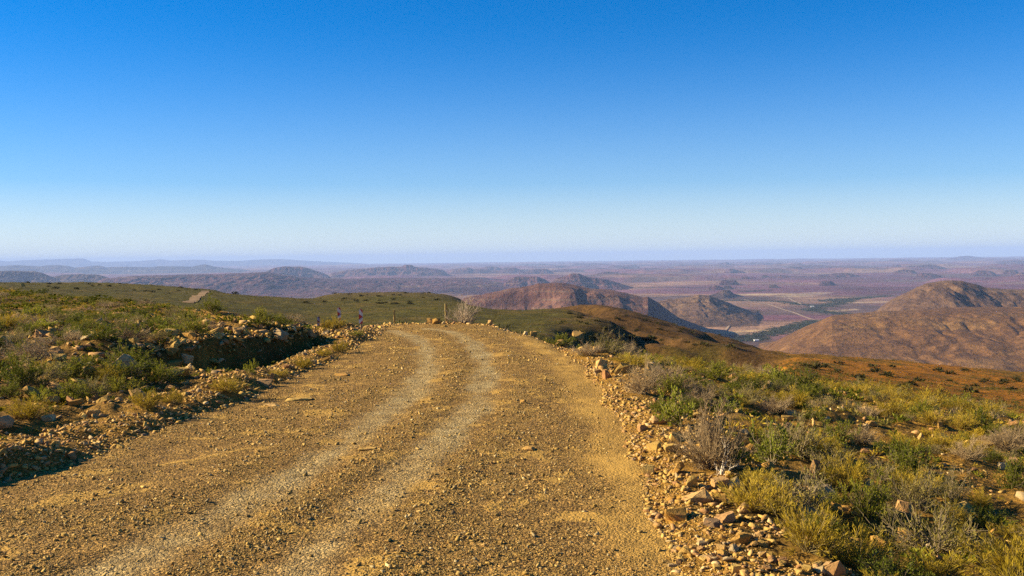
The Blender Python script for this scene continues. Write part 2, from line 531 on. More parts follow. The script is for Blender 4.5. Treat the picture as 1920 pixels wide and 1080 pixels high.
# ------------------------------------------------------------------ ground sheet
th = np.concatenate([np.radians(np.arange(-180, -40, 3.0)), np.radians(np.arange(-40, 40, 0.09)), np.radians(np.arange(40, 180.1, 3.0))])
rr = np.concatenate([[0.4], np.exp(np.arange(math.log(2.0), math.log(64), 0.0078)), np.exp(np.arange(math.log(64), math.log(1750), 0.015))])
TH, RR = np.meshgrid(th, rr)
gx, gy = RR * np.sin(TH), RR * np.cos(TH)
gz = zg(gx, gy)
gin = np.minimum(gx - edgeL(gy), edgeR(gy) - gx)
gin = np.where((gy < 37.5), gin, -9)
far_drop = 0.09 * sst(0.05, 0.35, gin)
u_ = col_u(gx, gy)
# soil and low cover colour: what grows and lies there, plus shade painted in at left
n_big = fbm(gx * 0.05, gy * 0.05, 4, 61)
n_mid = fbm(gx * 0.35, gy * 0.35, 4, 63)
def mixc(a, b, w):
    return a * (1 - w[..., None]) + np.asarray(b) * w[..., None]
soil = np.zeros(gx.shape + (3,)) + np.array([0.31, 0.17, 0.034])
soil = mixc(soil, (0.17, 0.10, 0.022), sst(-0.1, 0.5, n_mid) * (np.maximum(-gin, 0) > 0.5))
soil = mixc(soil, (0.15, 0.085, 0.022), 0.75 * sst(0.9, 1.8, edgeL(np.minimum(gy, 37)) - gx) * sst(-.5, .1, n_mid + .2))  # left of the road: deep shade between shrubs painted into the soil colour
dc_ = np.interp(u_, _uc, _dc)
far = sst(1.0, 1.6, gy / dc_)
green = np.array([0.075, 0.064, 0.008])
gcol = np.zeros_like(soil) + green
gcol = mixc(gcol, (0.105, 0.076, 0.013), sst(0.0, 0.6, n_big))
gcol = mixc(gcol, (0.10, 0.072, 0.022), sst(470, 640, gy) * (u_ > 540) * (u_ < 960))
orange = np.array([0.27, 0.108, 0.008])
wB = sst(1400, 1500, u_ + 60 * n_big) * (1 - 0.55 * sst(0.0, 0.35, n_big + 0.4 * sst(170, 290, gy) - 0.25))
gcol = mixc(gcol, orange, wB)
brown = np.array([0.105, 0.056, 0.018])
wC = sst(1000, 1110, u_ + 40 * n_big) * (1 - sst(1420, 1500, u_)) * sst(170, 260, gy + 60 * n_big)
gcol = mixc(gcol, brown, wC)
gcol = mixc(gcol, (0.12, 0.07, 0.03), sst(700, 900, gy))
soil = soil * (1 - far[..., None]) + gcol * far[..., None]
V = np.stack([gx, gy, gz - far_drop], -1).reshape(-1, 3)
nr, nth = gx.shape
fc = grid_faces(nr, nth)[:, ::-1]
capi = len(V)
V = np.vstack([V, [[0, 0, float(gz[0].mean())]]])
cap = np.stack([np.full(nth - 1, capi), np.arange(nth - 1) + 1, np.arange(nth - 1)], -1)
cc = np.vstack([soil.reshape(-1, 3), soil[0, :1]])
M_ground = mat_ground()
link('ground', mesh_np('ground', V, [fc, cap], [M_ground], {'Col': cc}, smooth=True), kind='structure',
     label='stony scrub covered plateau on both sides of the gravel road', cat='ground')

# ------------------------------------------------------------------ road
def track_pts(px):
    return [tuple(unproj_z(a, b, 0.03)[:2]) for a, b in px]
TRK = [track_pts([(735, 617), (775, 630), (800, 652), (803, 690), (760, 745), (660, 820), (520, 905), (330, 1010), (150, 1110), (-100, 1250)]),
       track_pts([(800, 612), (850, 622), (890, 645), (914, 690), (900, 745), (850, 810), (770, 885), (660, 980), (540, 1080), (420, 1190)])]
DUST = track_pts([(985, 632), (1040, 665), (1085, 705), (1125, 765), (1165, 840), (1190, 910), (1215, 1000), (1225, 1090)])

ys = np.concatenate([np.exp(np.linspace(math.log(2.0), math.log(37.2), 620))])
ws = np.linspace(0, 1, 240)
YY, WW = np.meshgrid(ys, ws, indexing='ij')
rx = edgeL(YY) - 0.02 + (edgeR(YY) - edgeL(YY) + 0.04) * WW
t0, t1 = polydist(rx, YY, TRK[0]), polydist(rx, YY, TRK[1])
wob = 0.12 * fbm(rx * 0.8, YY * 0.5, 3, 71)
wob = wob + 0.1 * fbm(rx * 2.5, YY * 0.9, 3, 72)
track = np.maximum(1 - sst(0.06, 0.40, t0 + wob), 1 - sst(0.06, 0.36, t1 + wob))
track = track * np.interp(YY, [5, 8, 13, 20], [.5, .75, .95, 1.0])
dust = 1 - sst(0.1, 0.5, polydist(rx, YY, DUST) + 0.2 * fbm(rx, YY * 0.6, 3, 73))
ridge = np.exp(-((t1 - 0.62) / 0.12) ** 2) + np.exp(-((t0 - 0.66) / 0.14) ** 2)
def road_z(x, y):
    a, b = polydist(x, y, TRK[0]), polydist(x, y, TRK[1])
    t = np.maximum(1 - sst(0.16, 0.5, a), 1 - sst(0.16, 0.5, b))
    rg = np.exp(-((b - 0.62) / 0.13) ** 2) + np.exp(-((a - 0.66) / 0.15) ** 2)
    return zg(x, y) - 0.012 * t + 0.007 * rg + 0.007 * fbm(x * 5, y * 5, 3, 75) + 0.004
rz = road_z(rx, YY)
M_road = mat_road()
link('road', mesh_np('road', np.stack([rx, YY, rz], -1).reshape(-1, 3), [grid_faces(*rx.shape)[:, ::-1]], [M_road],
     {'track': track.ravel(), 'dust': dust.ravel()}, smooth=True), kind='structure',
     label='gravel road with two pale wheel tracks bending left at the crest', cat='road')

# the same road again, far out on the green plateau
fp = [unproj(a, b, d) for a, b, d in [(352, 577, 330), (360, 570, 352), (368, 562, 392), (376, 554, 440), (384, 547.5, 490), (389, 544, 520)]]
fpx, fpy = np.array([p[0] for p in fp]), np.array([p[1] for p in fp])
yy = np.linspace(fpy[0], fpy[-1], 60)
cx = np.polyval(np.polyfit(fpy, fpx, 2), yy)
Y2, K2 = np.meshgrid(yy, np.linspace(-1.8, 1.8, 12), indexing='ij')
X2 = cx[:, None] + K2 + 0.4 * fbm(Y2 * 0.1, K2 * 0.2, 2, 77)
link('road', mesh_np('far_road', np.stack([X2, Y2, zg(X2, Y2) + 0.15], -1).reshape(-1, 3), [grid_faces(*X2.shape)[:, ::-1]], [mat_plain('far_dirt', (0.22, 0.125, 0.045), 1, .35, .3)],
     {'track': np.full(X2.size, 0.6), 'dust': np.full(X2.size, 0.45)}), kind='structure',
     label='short stretch of pale road climbing the green plateau far away on the left', cat='road')

# ------------------------------------------------------------------ valley floor
FLOOR = -360.0
th2 = np.concatenate([np.radians(np.arange(-180, -44, 4.0)), np.radians(np.arange(-44, 44, 0.11)), np.radians(np.arange(44, 180.1, 4.0))])
r2 = np.exp(np.arange(math.log(700), math.log(78000), 0.011))
TH, RR = np.meshgrid(th2, r2)
vx, vy = RR * np.sin(TH), RR * np.cos(TH)
def floor_z(x, y):
    r = np.hypot(x, y)
    k = np.clip(r / 5000, 0.3, 3.0)
    z = FLOOR + k * 9 * fbm(x / 2600, y / 2600, 5, 31)
    bl = fbm(x / 5200, y / 3400, 4, 33)
    return z + sst(9000, 16000, r) * (1 - sst(60000, 75000, r)) * 75 * sst(0.28, 0.5, bl) * (0.75 + 0.4 * fbm(x / 900, y / 900, 3, 35))
vz = floor_z(vx, vy)
def polymask(pts, w, soft):
    P = [tuple(unproj_z(a, b, FLOOR)[:2]) for a, b in pts]
    wob = 0.35 * w * fbm(vx / (w * 2), vy / (w * 2), 3, 37)
    return 1 - sst(w * (1 - soft), w, polydist(vx, vy, P) + wob)
vn = fbm(vx / 1500, vy / 1500, 5, 38)
vn2 = fbm(vx / 5200, vy / 2600, 4, 39)
vc = np.zeros(vx.shape + (3,)) + np.array([0.145, 0.058, 0.068])
vc = mixc(vc, (0.23, 0.13, 0.07), sst(0.0, 0.6, vn2))
vc = mixc(vc, (0.11, 0.043, 0.05), sst(0.0, 0.6, -vn2))
vc = mixc(vc, (0.10, 0.06, 0.045), sst(0.1, 0.6, vn))
FIELDS = [([(1375, 622), (1435, 619)], 55, (0.42, 0.30, 0.13)), ([(1330, 626), (1440, 624)], 45, (0.14, 0.15, 0.05)),
          ([(1400, 553), (1480, 551)], 220, (0.44, 0.34, 0.17)), ([(1560, 582), (1600, 580)], 60, (0.4, 0.29, 0.14)),
          ([(1440, 621), (1456, 618)], 40, (0.42, 0.29, 0.13)), ([(1475, 556), (1540, 549)], 150, (0.38, 0.29, 0.16)),
          ([(1600, 566), (1680, 564)], 90, (0.38, 0.29, 0.17))]
for pts, w, c in FIELDS:
    vc = mixc(vc, c, 0.55 * polymask(pts, w, 0.5))
b = NB('valley_soil')
p_ = b.pos()
a_ = b.attr('Col').outputs['Color']
q1 = b.noise(1 / 160.0, 8, 0.68, p_)
q2 = b.noise(1 / 900.0, 6, 0.65, p_)
c_ = b.mix(1.0, a_, b.ramp(q1, [(0.3, (0.55, 0.53, 0.52)), (0.7, (1.5, 1.5, 1.5))]), 'MULTIPLY')
c_ = b.mix(1.0, c_, b.ramp(q2, [(0.35, (0.66, 0.63, 0.62)), (0.65, (1.35, 1.35, 1.35))]), 'MULTIPLY')
M_floor = b.finish(c_, 1.0, b.bump(q1, 0.7, 40))
link('plain', mesh_np('plain', np.stack([vx, vy, vz], -1).reshape(-1, 3), [grid_faces(*vx.shape)[:, ::-1]], [M_floor],
     {'Col': vc.reshape(-1, 3)}, smooth=True), kind='structure', label='wide dry valley plain far below reaching to the horizon', cat='plain')

# ------------------------------------------------------------------ hills
def hill(name, pts, D, front, back, mat, label, base=FLOOR - 6, spur=0.45, lam=None, seed=0, mesa=0.5, nu=None, nv=110, relief=1.0, cat='hill'):
    px = np.array([p[0] for p in pts], float)
    py = np.array([p[1] for p in pts], float)
    nu = nu or int(max(60, (px[-1] - px[0]) * 1.1))
    uu = np.linspace(px[0], px[-1], nu)
    sk = unproj(uu, np.interp(uu, px, py), D)
    X0 = sk[:, 0]
    span = X0[-1] - X0[0]
    lam = lam or front * 0.45
    H = sk[:, 2] - base
    H = H + 0.018 * H.max() * fbm(X0 / (lam * 0.25), 0.5, 3, seed + 2)
    ends = sst(0, 0.06, (X0 - X0[0]) / span) * sst(0, 0.06, (X0[-1] - X0) / span)
    v = np.concatenate([np.linspace(-1, 0, int(nv * 0.75)), np.linspace(0, 1, int(nv * 0.25))[1:]])
    U, Vv = np.meshgrid(np.arange(nu), v, indexing='ij')
    Xg = X0[U] * 1.0
    y = D + np.where(Vv < 0, Vv * front, Vv * back)
    X = Xg * y / D
    # spurs: the foot comes forward and draws back along the hill
    sp = fbm(X / lam, y / (lam * 3.0) + 3.1, 3, seed + 5)
    dist = np.where(Vv < 0, -Vv, Vv)
    loc = 1 + spur * sp * sst(0.02, 0.3, dist)
    t = np.clip(1 - dist / np.clip(loc, 0.35, 2.0) * 0.86, 0, 1) * (1 - sst(0.82, 1.0, dist))
    prof_round = t * t * (3 - 2 * t)
    prof_mesa = 0.55 * sst(0.0, 0.95, t) + 0.18 * sst(0.42, 0.5, t) + 0.27 * sst(0.74, 0.86, t)
    P = mesa * prof_mesa + (1 - mesa) * prof_round
    gul = np.abs(fbm(X / (lam * 0.33), y / (lam * 0.9), 4, seed + 9))
    Hh = (H * (0.03 + 0.97 * ends))[U]
    z = base + Hh * P - relief * 0.13 * Hh * (1 - np.clip(gul * 2.2, 0, 1)) * sst(0.03, 0.3, dist) * P
    z = z + relief * 0.02 * H.max() * fbm(X / (lam * 0.12), y / (lam * 0.12), 3, seed + 11) * sst(0.02, 0.2, dist) * sst(0, 0.2, t)
    edge = (U == 0) | (U == nu - 1)
    z = np.where(edge, base - 2, z)
    return link(name, mesh_np(name, np.stack([X, y, z], -1).reshape(-1, 3), [grid_faces(nu, len(v))], [mat], smooth=True),
                kind='structure', label=label, cat=cat)

M_red = mat_hill('red_brown_rock', (0.085, 0.036, 0.026), (0.115, 0.052, 0.035), (0.16, 0.08, 0.05), 14, 34)
M_purple = mat_hill('far_scrub_rock', (0.05, 0.022, 0.026), (0.075, 0.032, 0.034), (0.11, 0.05, 0.046), 60, 60)
M_dark = mat_hill('dark_far_rock', (0.04, 0.024, 0.02), (0.055, 0.032, 0.025), (0.08, 0.046, 0.034), 40, 50)
M_tan = mat_hill('tan_dry_slope', (0.10, 0.048, 0.018), (0.145, 0.070, 0.024), (0.20, 0.107, 0.036), 8, 42, (0.11, 0.052, 0.02), (0.05, 0.035, 0.015), 0.85)
M_tan2 = mat_hill('tan_dry_knoll', (0.085, 0.046, 0.025), (0.12, 0.066, 0.034), (0.16, 0.095, 0.046), 12, 42, (0.10, 0.05, 0.025), (0.055, 0.04, 0.02), 0.7)
M_mount = mat_hill('mountain_rock', (0.04, 0.035, 0.035), (0.055, 0.045, 0.04), (0.07, 0.055, 0.05), 150, 120)

hill('mountain', [(-160, 489), (-60, 488), (0, 488.5), (12, 490), (40, 488), (100, 486), (140, 485), (156, 484.5), (172, 490), (200, 491), (260, 489.5), (300, 486),
     (320, 488.5), (350, 487), (382, 487), (402, 489), (450, 489), (500, 486), (530, 486), (580, 489), (640, 492), (720, 495)], 70000, 4500, 4500, M_mount,
     'palest blue mountain range on the left horizon', cat='mountain', seed=1, nv=60)
hill('mountain', [(-160, 500), (-60, 499), (0, 499), (30, 497), (60, 498.5), (75, 499.5), (88, 497.5), (112, 497), (130, 499), (140, 502), (168, 499), (186, 498), (200, 501),
     (230, 500), (280, 501), (300, 499), (358, 500), (374, 497), (385, 495.5), (402, 500), (430, 503), (470, 507), (500, 509)], 33000, 3000, 3500, M_mount,
     'lower blue mountain range in front of the palest one on the left', cat='mountain', seed=2, nv=70)
hill('hill', [(-160, 512), (-60, 508), (0, 508), (30, 508), (65, 508.5), (78, 511), (90, 516), (104, 521), (125, 527)], 14500, 900, 1000, M_dark,
     'flat topped dark blue hill at the left edge of the view', seed=3, spur=0.6, lam=450, mesa=.8)
hill('hill', [(80, 527), (100, 519), (120, 514.5), (150, 514), (182, 515), (196, 518.5), (210, 524), (225, 530)], 15500, 900, 1000, M_dark,
     'low dark blue hill just right of the flat topped one at far left', seed=4, spur=0.6, lam=450, mesa=.8)
hill('hill', [(490, 516), (500, 508.5), (515, 502), (535, 499.5), (548, 500), (560, 499.5), (575, 502), (590, 507), (605, 511), (616, 517), (626, 526)], 19000, 1000, 1200, M_purple,
     'broad purple mesa standing alone left of the long mesa row', seed=5, spur=0.7, lam=520, mesa=0.8, relief=1.3)
hill('hill', [(608, 526), (622, 512), (650, 507), (680, 503.5), (710, 501), (735, 500), (752, 500.5), (758, 496.5), (771, 496.5), (778, 500.5), (800, 502), (828, 505.5), (838, 510), (848, 520)],
     21000, 1000, 1200, M_purple, 'long purple mesa with a small flat cap rising from its top', seed=6, spur=0.75, lam=620, mesa=0.8, relief=1.3)
hill('hill', [(832, 518), (845, 505), (860, 503), (880, 501.5), (886, 505), (900, 504), (915, 506), (930, 508), (950, 504), (965, 502), (980, 507), (1000, 512), (1015, 510),
     (1040, 506), (1062, 504), (1090, 506), (1110, 512), (1135, 519)], 24000, 1000, 1200, M_purple, 'row of low purple mesas right of the capped mesa', seed=7, spur=0.75, lam=560, mesa=0.8, relief=1.3)
hill('hill', [(150, 530), (190, 523), (250, 517.5), (350, 515), (400, 514), (470, 511.5), (500, 510), (530, 515), (580, 521), (650, 523.5), (730, 521.5), (850, 522), (900, 524), (960, 531), (1010, 541)],
     13500, 4200, 3500, M_purple, 'long low purple slope behind the green plateau', seed=8, spur=0.5, lam=900, mesa=0.35, relief=1.6, nv=200)
hill('hill', [(940, 536), (955, 524), (966, 519), (985, 518.5), (1008, 518.5), (1020, 522.5), (1032, 531), (1042, 540)], 12500, 700, 900, M_purple,
     'dark flat topped hill above the red brown ridge', seed=9, spur=0.6, lam=330, mesa=.85, relief=1.3)
hill('hill', [(1020, 540), (1045, 521.5), (1060, 517), (1070, 513), (1086, 513), (1096, 518), (1130, 523), (1152, 528), (1182, 538), (1215, 548)], 11500, 750, 900, M_purple,
     'dark stepped mesa with a sloping right shoulder', seed=10, spur=0.6, lam=330, mesa=.8, relief=1.3)
hill('hill', [(1100, 522), (1125, 511), (1140, 510), (1152, 516), (1175, 520), (1200, 527)], 17000, 700, 900, M_purple, 'small rounded purple hill behind the stepped mesa', seed=12, spur=.6, lam=400)
hill('hill', [(840, 580), (870, 561), (890, 556), (910, 551), (950, 543), (990, 537), (1010, 531), (1040, 529.5), (1062, 532), (1100, 541), (1150, 546), (1180, 553), (1205, 558),
     (1215, 557), (1232, 568), (1250, 582), (1268, 596), (1300, 616), (1330, 635)], 4600, 1250, 1300, M_red,
     'large red brown hill cut by shadowed gullies behind the green plateau', seed=13, spur=0.6, lam=620, nv=200, nu=560, relief=0.55, mesa=0.7)
hill('hill', [(1190, 590), (1225, 568), (1250, 562), (1290, 557), (1310, 552), (1330, 554.5), (1352, 563), (1378, 574), (1402, 583), (1432, 594)], 5900, 900, 900, M_tan2,
     'small brown hill with a dark right face on the valley plain', seed=14, spur=0.2, mesa=.2, lam=500, nu=260)
hill('hill', [(1325, 556), (1345, 549), (1356, 543.5), (1368, 544), (1376, 551), (1395, 556)], 8600, 400, 500, M_dark, 'little dark knoll behind the small brown hill', seed=15)
hill('hill', [(1570, 618), (1600, 604), (1638, 588), (1655, 574), (1672, 561), (1700, 549), (1716, 540), (1740, 531), (1768, 526.5), (1785, 525), (1806, 528), (1830, 534), (1852, 541), (1880, 543.5), (1920, 542), (1980, 541), (2060, 545)],
     4500, 1000, 1200, M_tan2, 'pointed brown hill rising from the ridge at right', seed=16, spur=0.2, lam=520, nv=150, nu=460, mesa=0.05, relief=0.7)
hill('hill', [(1395, 672), (1440, 655), (1480, 632), (1520, 610), (1560, 594), (1620, 587), (1700, 582), (1800, 578), (1920, 575), (2060, 574), (2200, 580)], 3250, 1350, 1000, M_tan,
     'wide tan hillside at right above the olive slope', seed=17, spur=0.3, lam=620, nv=240, nu=900, mesa=0.25, relief=0.6)
hill('hill', [(1425, 530), (1440, 520), (1462, 515.5), (1480, 517), (1508, 518), (1520, 522), (1535, 515), (1555, 514.5), (1575, 518), (1592, 522), (1610, 529)], 15500, 600, 900, M_purple,
     'low dark ridge out on the plain behind the river', seed=18, spur=0.5)
hill('hill', [(1235, 520), (1255, 514), (1290, 513), (1300, 515), (1308, 521)], 19000, 900, 1000, M_dark, 'thin dark rise on the plain left of the low ridge', seed=19)
hill('hill', [(1150, 506), (1185, 499.5), (1205, 500), (1218, 503), (1230, 507)], 33000, 2000, 2000, M_purple, 'faint mesa near the middle of the horizon', seed=20)
hill('hill', [(1260, 502), (1278, 495.5), (1290, 499), (1300, 497), (1312, 502)], 30000, 1500, 1500, M_purple, 'pair of small faint peaks below the horizon', seed=21)
hill('hill', [(1380, 502), (1395, 497.5), (1410, 500), (1425, 503)], 30000, 1500, 1500, M_purple, 'single small faint peak right of the faint pair', seed=22)
hill('hill', [(1770, 486), (1800, 480.5), (1815, 479.5), (1835, 482), (1860, 485), (1880, 488)], 46000, 2500, 2500, M_purple, 'lone faint hill on the right horizon', seed=23)
hill('hill', [(1620, 508), (1660, 498), (1695, 495), (1710, 497), (1740, 500), (1780, 508)], 27000, 1400, 1400, M_purple, 'broad faint rise above the pointed brown hill', seed=24)
hill('hill', [(1470, 508), (1500, 498.5), (1540, 497), (1560, 499), (1600, 498), (1640, 500), (1660, 508)], 25500, 1300, 1400, M_purple, 'pale broken rise above the low dark ridge', seed=25)

g_ = np.random.default_rng(77)
for i_ in range(64):
    u_c = g_.uniform(880, 1940)
    D_ = float(np.exp(g_.uniform(math.log(9500), math.log(46000))))
    if D_ < 14000 and (u_c > 1560 or u_c < 1240):
        continue
    yb = 482.5 - (u_c - 960) * ROLL + (CZ - FLOOR) / D_ * F
    wpx = g_.uniform(22, 85) * (1.1 if D_ > 20000 else .8)
    hp = g_.uniform(.10, .34) * (yb - 482.5 + (u_c - 960) * ROLL)
    hp = min(hp, wpx * .22, 9)
    cut = g_.uniform(.15, .4)
    pts_ = [(u_c - wpx / 2, yb + 1), (u_c - wpx * (.5 - cut * .5), yb - hp * .55), (u_c - wpx * (.5 - cut), yb - hp * g_.uniform(.8, 1)), (u_c, yb - hp * g_.uniform(.85, 1.05)),
            (u_c + wpx * g_.uniform(.1, .3), yb - hp * g_.uniform(.7, 1)), (u_c + wpx * .4, yb - hp * .45), (u_c + wpx / 2, yb + 1)]
    hill('hill', pts_, D_, wpx / F * D_ * .4 + 150, wpx / F * D_ * .4 + 150, M_purple if g_.random() < .7 else M_dark, 'low violet ridge standing on the far plain', seed=200 + i_,
         spur=.6, lam=max(200, wpx / F * D_ * .25), mesa=.75, relief=1.2, nv=50)['group'] = 'low ridges on the far plain'

# tracks across the plain
M_track = mat_plain('pale_track', (0.32, 0.22, 0.13), 1.0, 0.2, 0.02)
def floor_strip(name, px, w, mat, label, cat, dz=1.5):
    P = np.array([unproj_z(a, b, FLOOR)[:2] for a, b in px])
    s = np.concatenate([[0], np.cumsum(np.hypot(*np.diff(P, axis=0).T))])
    ss = np.linspace(0, s[-1], 80)
    q = np.stack([np.interp(ss, s, P[:, 0]), np.interp(ss, s, P[:, 1])], -1)
    tn = np.gradient(q, axis=0)
    tn /= np.linalg.norm(tn, axis=1)[:, None]
    n = np.stack([-tn[:, 1], tn[:, 0]], -1)
    k = np.linspace(-w / 2, w / 2, 5)
    X = q[:, None, 0] + n[:, None, 0] * k
    Y = q[:, None, 1] + n[:, None, 1] * k
    return link(name, mesh_np(name, np.stack([X, Y, floor_z(X, Y) + dz], -1).reshape(-1, 3), [grid_faces(80, 5)], [mat], smooth=True), kind='structure', label=label, cat=cat)
floor_strip('road', [(1395, 562), (1440, 571), (1463, 578), (1485, 585), (1510, 594), (1536, 603)], 13, M_track, 'long pale track slanting down the plain to the river', 'road', 4)
floor_strip('road', [(1478, 559), (1490, 564), (1503, 570.5)], 12, M_track, 'short pale track beside the far farm', 'road', 4)
floor_strip('road', [(1358, 622), (1366, 612), (1372, 607)], 9, M_track, 'faint pale track beside the small dark knoll by the river', 'road', 4)

# ------------------------------------------------------------------ stones: prototypes
def hull(seed, n, dims=(1, .75, .5), box=True):
    """Angular stone as a convex hull; returns vertices and triangles."""
    g = np.random.default_rng(seed)
    p = g.uniform(-1, 1, (n, 3))
    if box:
        k = g.integers(0, 3, n)
        p[np.arange(n), k] = np.sign(p[np.arange(n), k]) * g.uniform(.82, 1, n)
    p = p * np.array(dims) * 0.5
    bm = bmesh.new()
    for q in p:
        bm.verts.new(q)
    r = bmesh.ops.convex_hull(bm, input=bm.verts[:])
    bmesh.ops.delete(bm, geom=[v for v in bm.verts if not v.link_faces], context='VERTS')
    bmesh.ops.triangulate(bm, faces=bm.faces[:])
    bm.verts.ensure_lookup_table()
    bm.verts.index_update()
    v = np.array([x.co[:] for x in bm.verts])
    f = np.array([[x.index for x in fc.verts] for fc in bm.faces])
    bm.free()
    return v, f

LOW = [hull(100 + i, 8, (1, .8, .62)) for i in range(14)]
MIDS = [hull(200 + i, 15, (1, .75, .55)) for i in range(14)]

def rotm(rx, ry, rz):
    cx, sx, cy, sy, cz, sz = np.cos(rx), np.sin(rx), np.cos(ry), np.sin(ry), np.cos(rz), np.sin(rz)
    m = np.empty(rx.shape + (3, 3))
    m[..., 0, 0] = cz * cy; m[..., 0, 1] = cz * sy * sx - sz * cx; m[..., 0, 2] = cz * sy * cx + sz * sx
    m[..., 1, 0] = sz * cy; m[..., 1, 1] = sz * sy * sx + cz * cx; m[..., 1, 2] = sz * sy * cx - cz * sx
    m[..., 2, 0] = -sy; m[..., 2, 1] = cy * sx; m[..., 2, 2] = cy * cx
    return m

def scatter(protos, P, scl, tilt=0.3, upright=False, seed=0):
    """Many small copies as arrays: vertices, triangles, one random value per copy."""
    g = np.random.default_rng(seed)
    n = len(P)
    scl = np.broadcast_to(scl.reshape(n, -1), (n, 3))
    Rm = rotm(g.normal(0, tilt, n), g.normal(0, tilt, n), g.uniform(0, 6.283, n))
    pick = g.integers(0, len(protos), n)
    rnd = g.random(n)
    Vs, Fs, As, Ls, off = [], [], [], [], 0
    for k, pr in enumerate(protos):
        v, f = pr[0], pr[1]
        idx = np.nonzero(pick == k)[0]
        if not len(idx):
            continue
        vv = np.einsum('nij,nvj->nvi', Rm[idx], v[None] * scl[idx][:, None, :]) + P[idx][:, None, :]
        Vs.append(vv.reshape(-1, 3))
        Fs.append((f[None] + (np.arange(len(idx)) * len(v))[:, None, None] + off).reshape(-1, f.shape[1]))
        As.append(np.repeat(rnd[idx], len(v)))
        Ls.append(np.tile(pr[2], len(idx)) if len(pr) > 2 else np.zeros(len(idx) * len(v)))
        off += len(idx) * len(v)
    return np.vstack(Vs), np.vstack(Fs), np.concatenate(As), np.concatenate(Ls)

M_peb = mat_stone('pebble_stone', PEB, False)
M_rub = mat_stone('rubble_stone', ROCKS, False)
M_rock = mat_stone('rock_stone', ROCKS, True)

# loose gravel lying on the road
def road_gravel():
    g = np.random.default_rng(5)
    n = 560000
    y = np.exp(g.uniform(math.log(4.5), math.log(36), n))
    keep = g.random(n) < np.clip(9.0 / y, 0.25, 1)
    y = y[keep]
    w = g.random(len(y))
    x = edgeL(y) + (edgeR(y) - edgeL(y)) * w
    a, b_ = polydist(x, y, TRK[0]), polydist(x, y, TRK[1])
    tr = np.maximum(1 - sst(.16, .5, a), 1 - sst(.16, .5, b_))
    du = 1 - sst(.1, .5, polydist(x, y, DUST))
    cl = fbm(x * 0.7, y * 0.7, 3, 81)
    ridge = np.exp(-((b_ - .62) / .16) ** 2) + np.exp(-((a - .66) / .18) ** 2)
    pr = (0.42 + 0.5 * cl + 0.35 * ridge) * (1 - 0.72 * tr) * (1 - 0.75 * du)
    k = g.random(len(x)) < pr
    x, y = x[k], y[k]
    s = 0.008 + 0.009 * g.pareto(3.0, len(x))
    s = np.minimum(s, 0.055) * (0.8 + 0.02 * np.clip(y, 6, 30))
    scl = np.stack([s * g.uniform(.8, 1.4, len(s)), s * g.uniform(.7, 1.1, len(s)), s * g.uniform(.55, .95, len(s))], -1)
    z = road_z(x, y) + s * 0.12
    v, f, r, _ = scatter(LOW, np.stack([x, y, z], -1), scl, 0.4, seed=6)
    link('gravel', mesh_np('gravel', v, [f], [M_peb], {'rnd': r}), kind='stuff', label='loose gravel strewn over the dirt road', cat='gravel')
road_gravel()

# ------------------------------------------------------------------ plants: meshes
def tube(path, r0, r1, sides=3):
    path = np.asarray(path)
    n = len(path)
    t = np.gradient(path, axis=0)
    t /= np.linalg.norm(t, axis=1)[:, None] + 1e-9
    ref = np.array([0.31, 0.87, 0.38])
    a = np.cross(t, ref)
    a /= np.linalg.norm(a, axis=1)[:, None] + 1e-9
    b = np.cross(t, a)
    rad = np.linspace(r0, r1, n)[:, None]
    an = np.arange(sides) * 2 * np.pi / sides
    v = np.stack([path + rad * (a * math.cos(q) + b * math.sin(q)) for q in an], 1).reshape(-1, 3)
    i = np.arange(n - 1)[:, None] * sides
    j = np.arange(sides)
    k = (j + 1) % sides
    f = np.stack([i + j, i + k, i + sides + k, i + sides + j], -1).reshape(-1, 4)
    return v, f

class PlantMesh:
    def __init__(s):
        s.v, s.f, s.l, s.n = {0: [], 1: []}, {0: [], 1: []}, {0: [], 1: []}, {0: 0, 1: 0}
    def add(s, slot, v, f, leaf):
        s.v[slot].append(v)
        s.f[slot].append(f + s.n[slot])
        s.l[slot].append(np.broadcast_to(leaf, len(v)).copy())
        s.n[slot] += len(v)
    def leaves(s, P, Dn, L, Wd, rnd, g):
        """Narrow four-cornered leaves at points P along directions Dn."""
        n = len(P)
        side = np.cross(Dn, g.normal(0, 1, (n, 3)))
        side /= np.linalg.norm(side, axis=1)[:, None] + 1e-9
        L, Wd = np.broadcast_to(L, n)[:, None], np.broadcast_to(Wd, n)[:, None]
        v = np.stack([P, P + Dn * L * .5 + side * Wd * .5, P + Dn * L, P + Dn * L * .5 - side * Wd * .5], 1).reshape(-1, 3)
        f = np.arange(n * 4).reshape(n, 4)
        s.add(0, v, f, np.repeat(rnd, 4))
    def arrays(s, slot):
        if not s.v[slot]:
            return None
        return np.vstack(s.v[slot]), np.vstack(s.f[slot]), np.concatenate(s.l[slot])

def unit(v):
    return v / (np.linalg.norm(v, axis=-1, keepdims=True) + 1e-9)

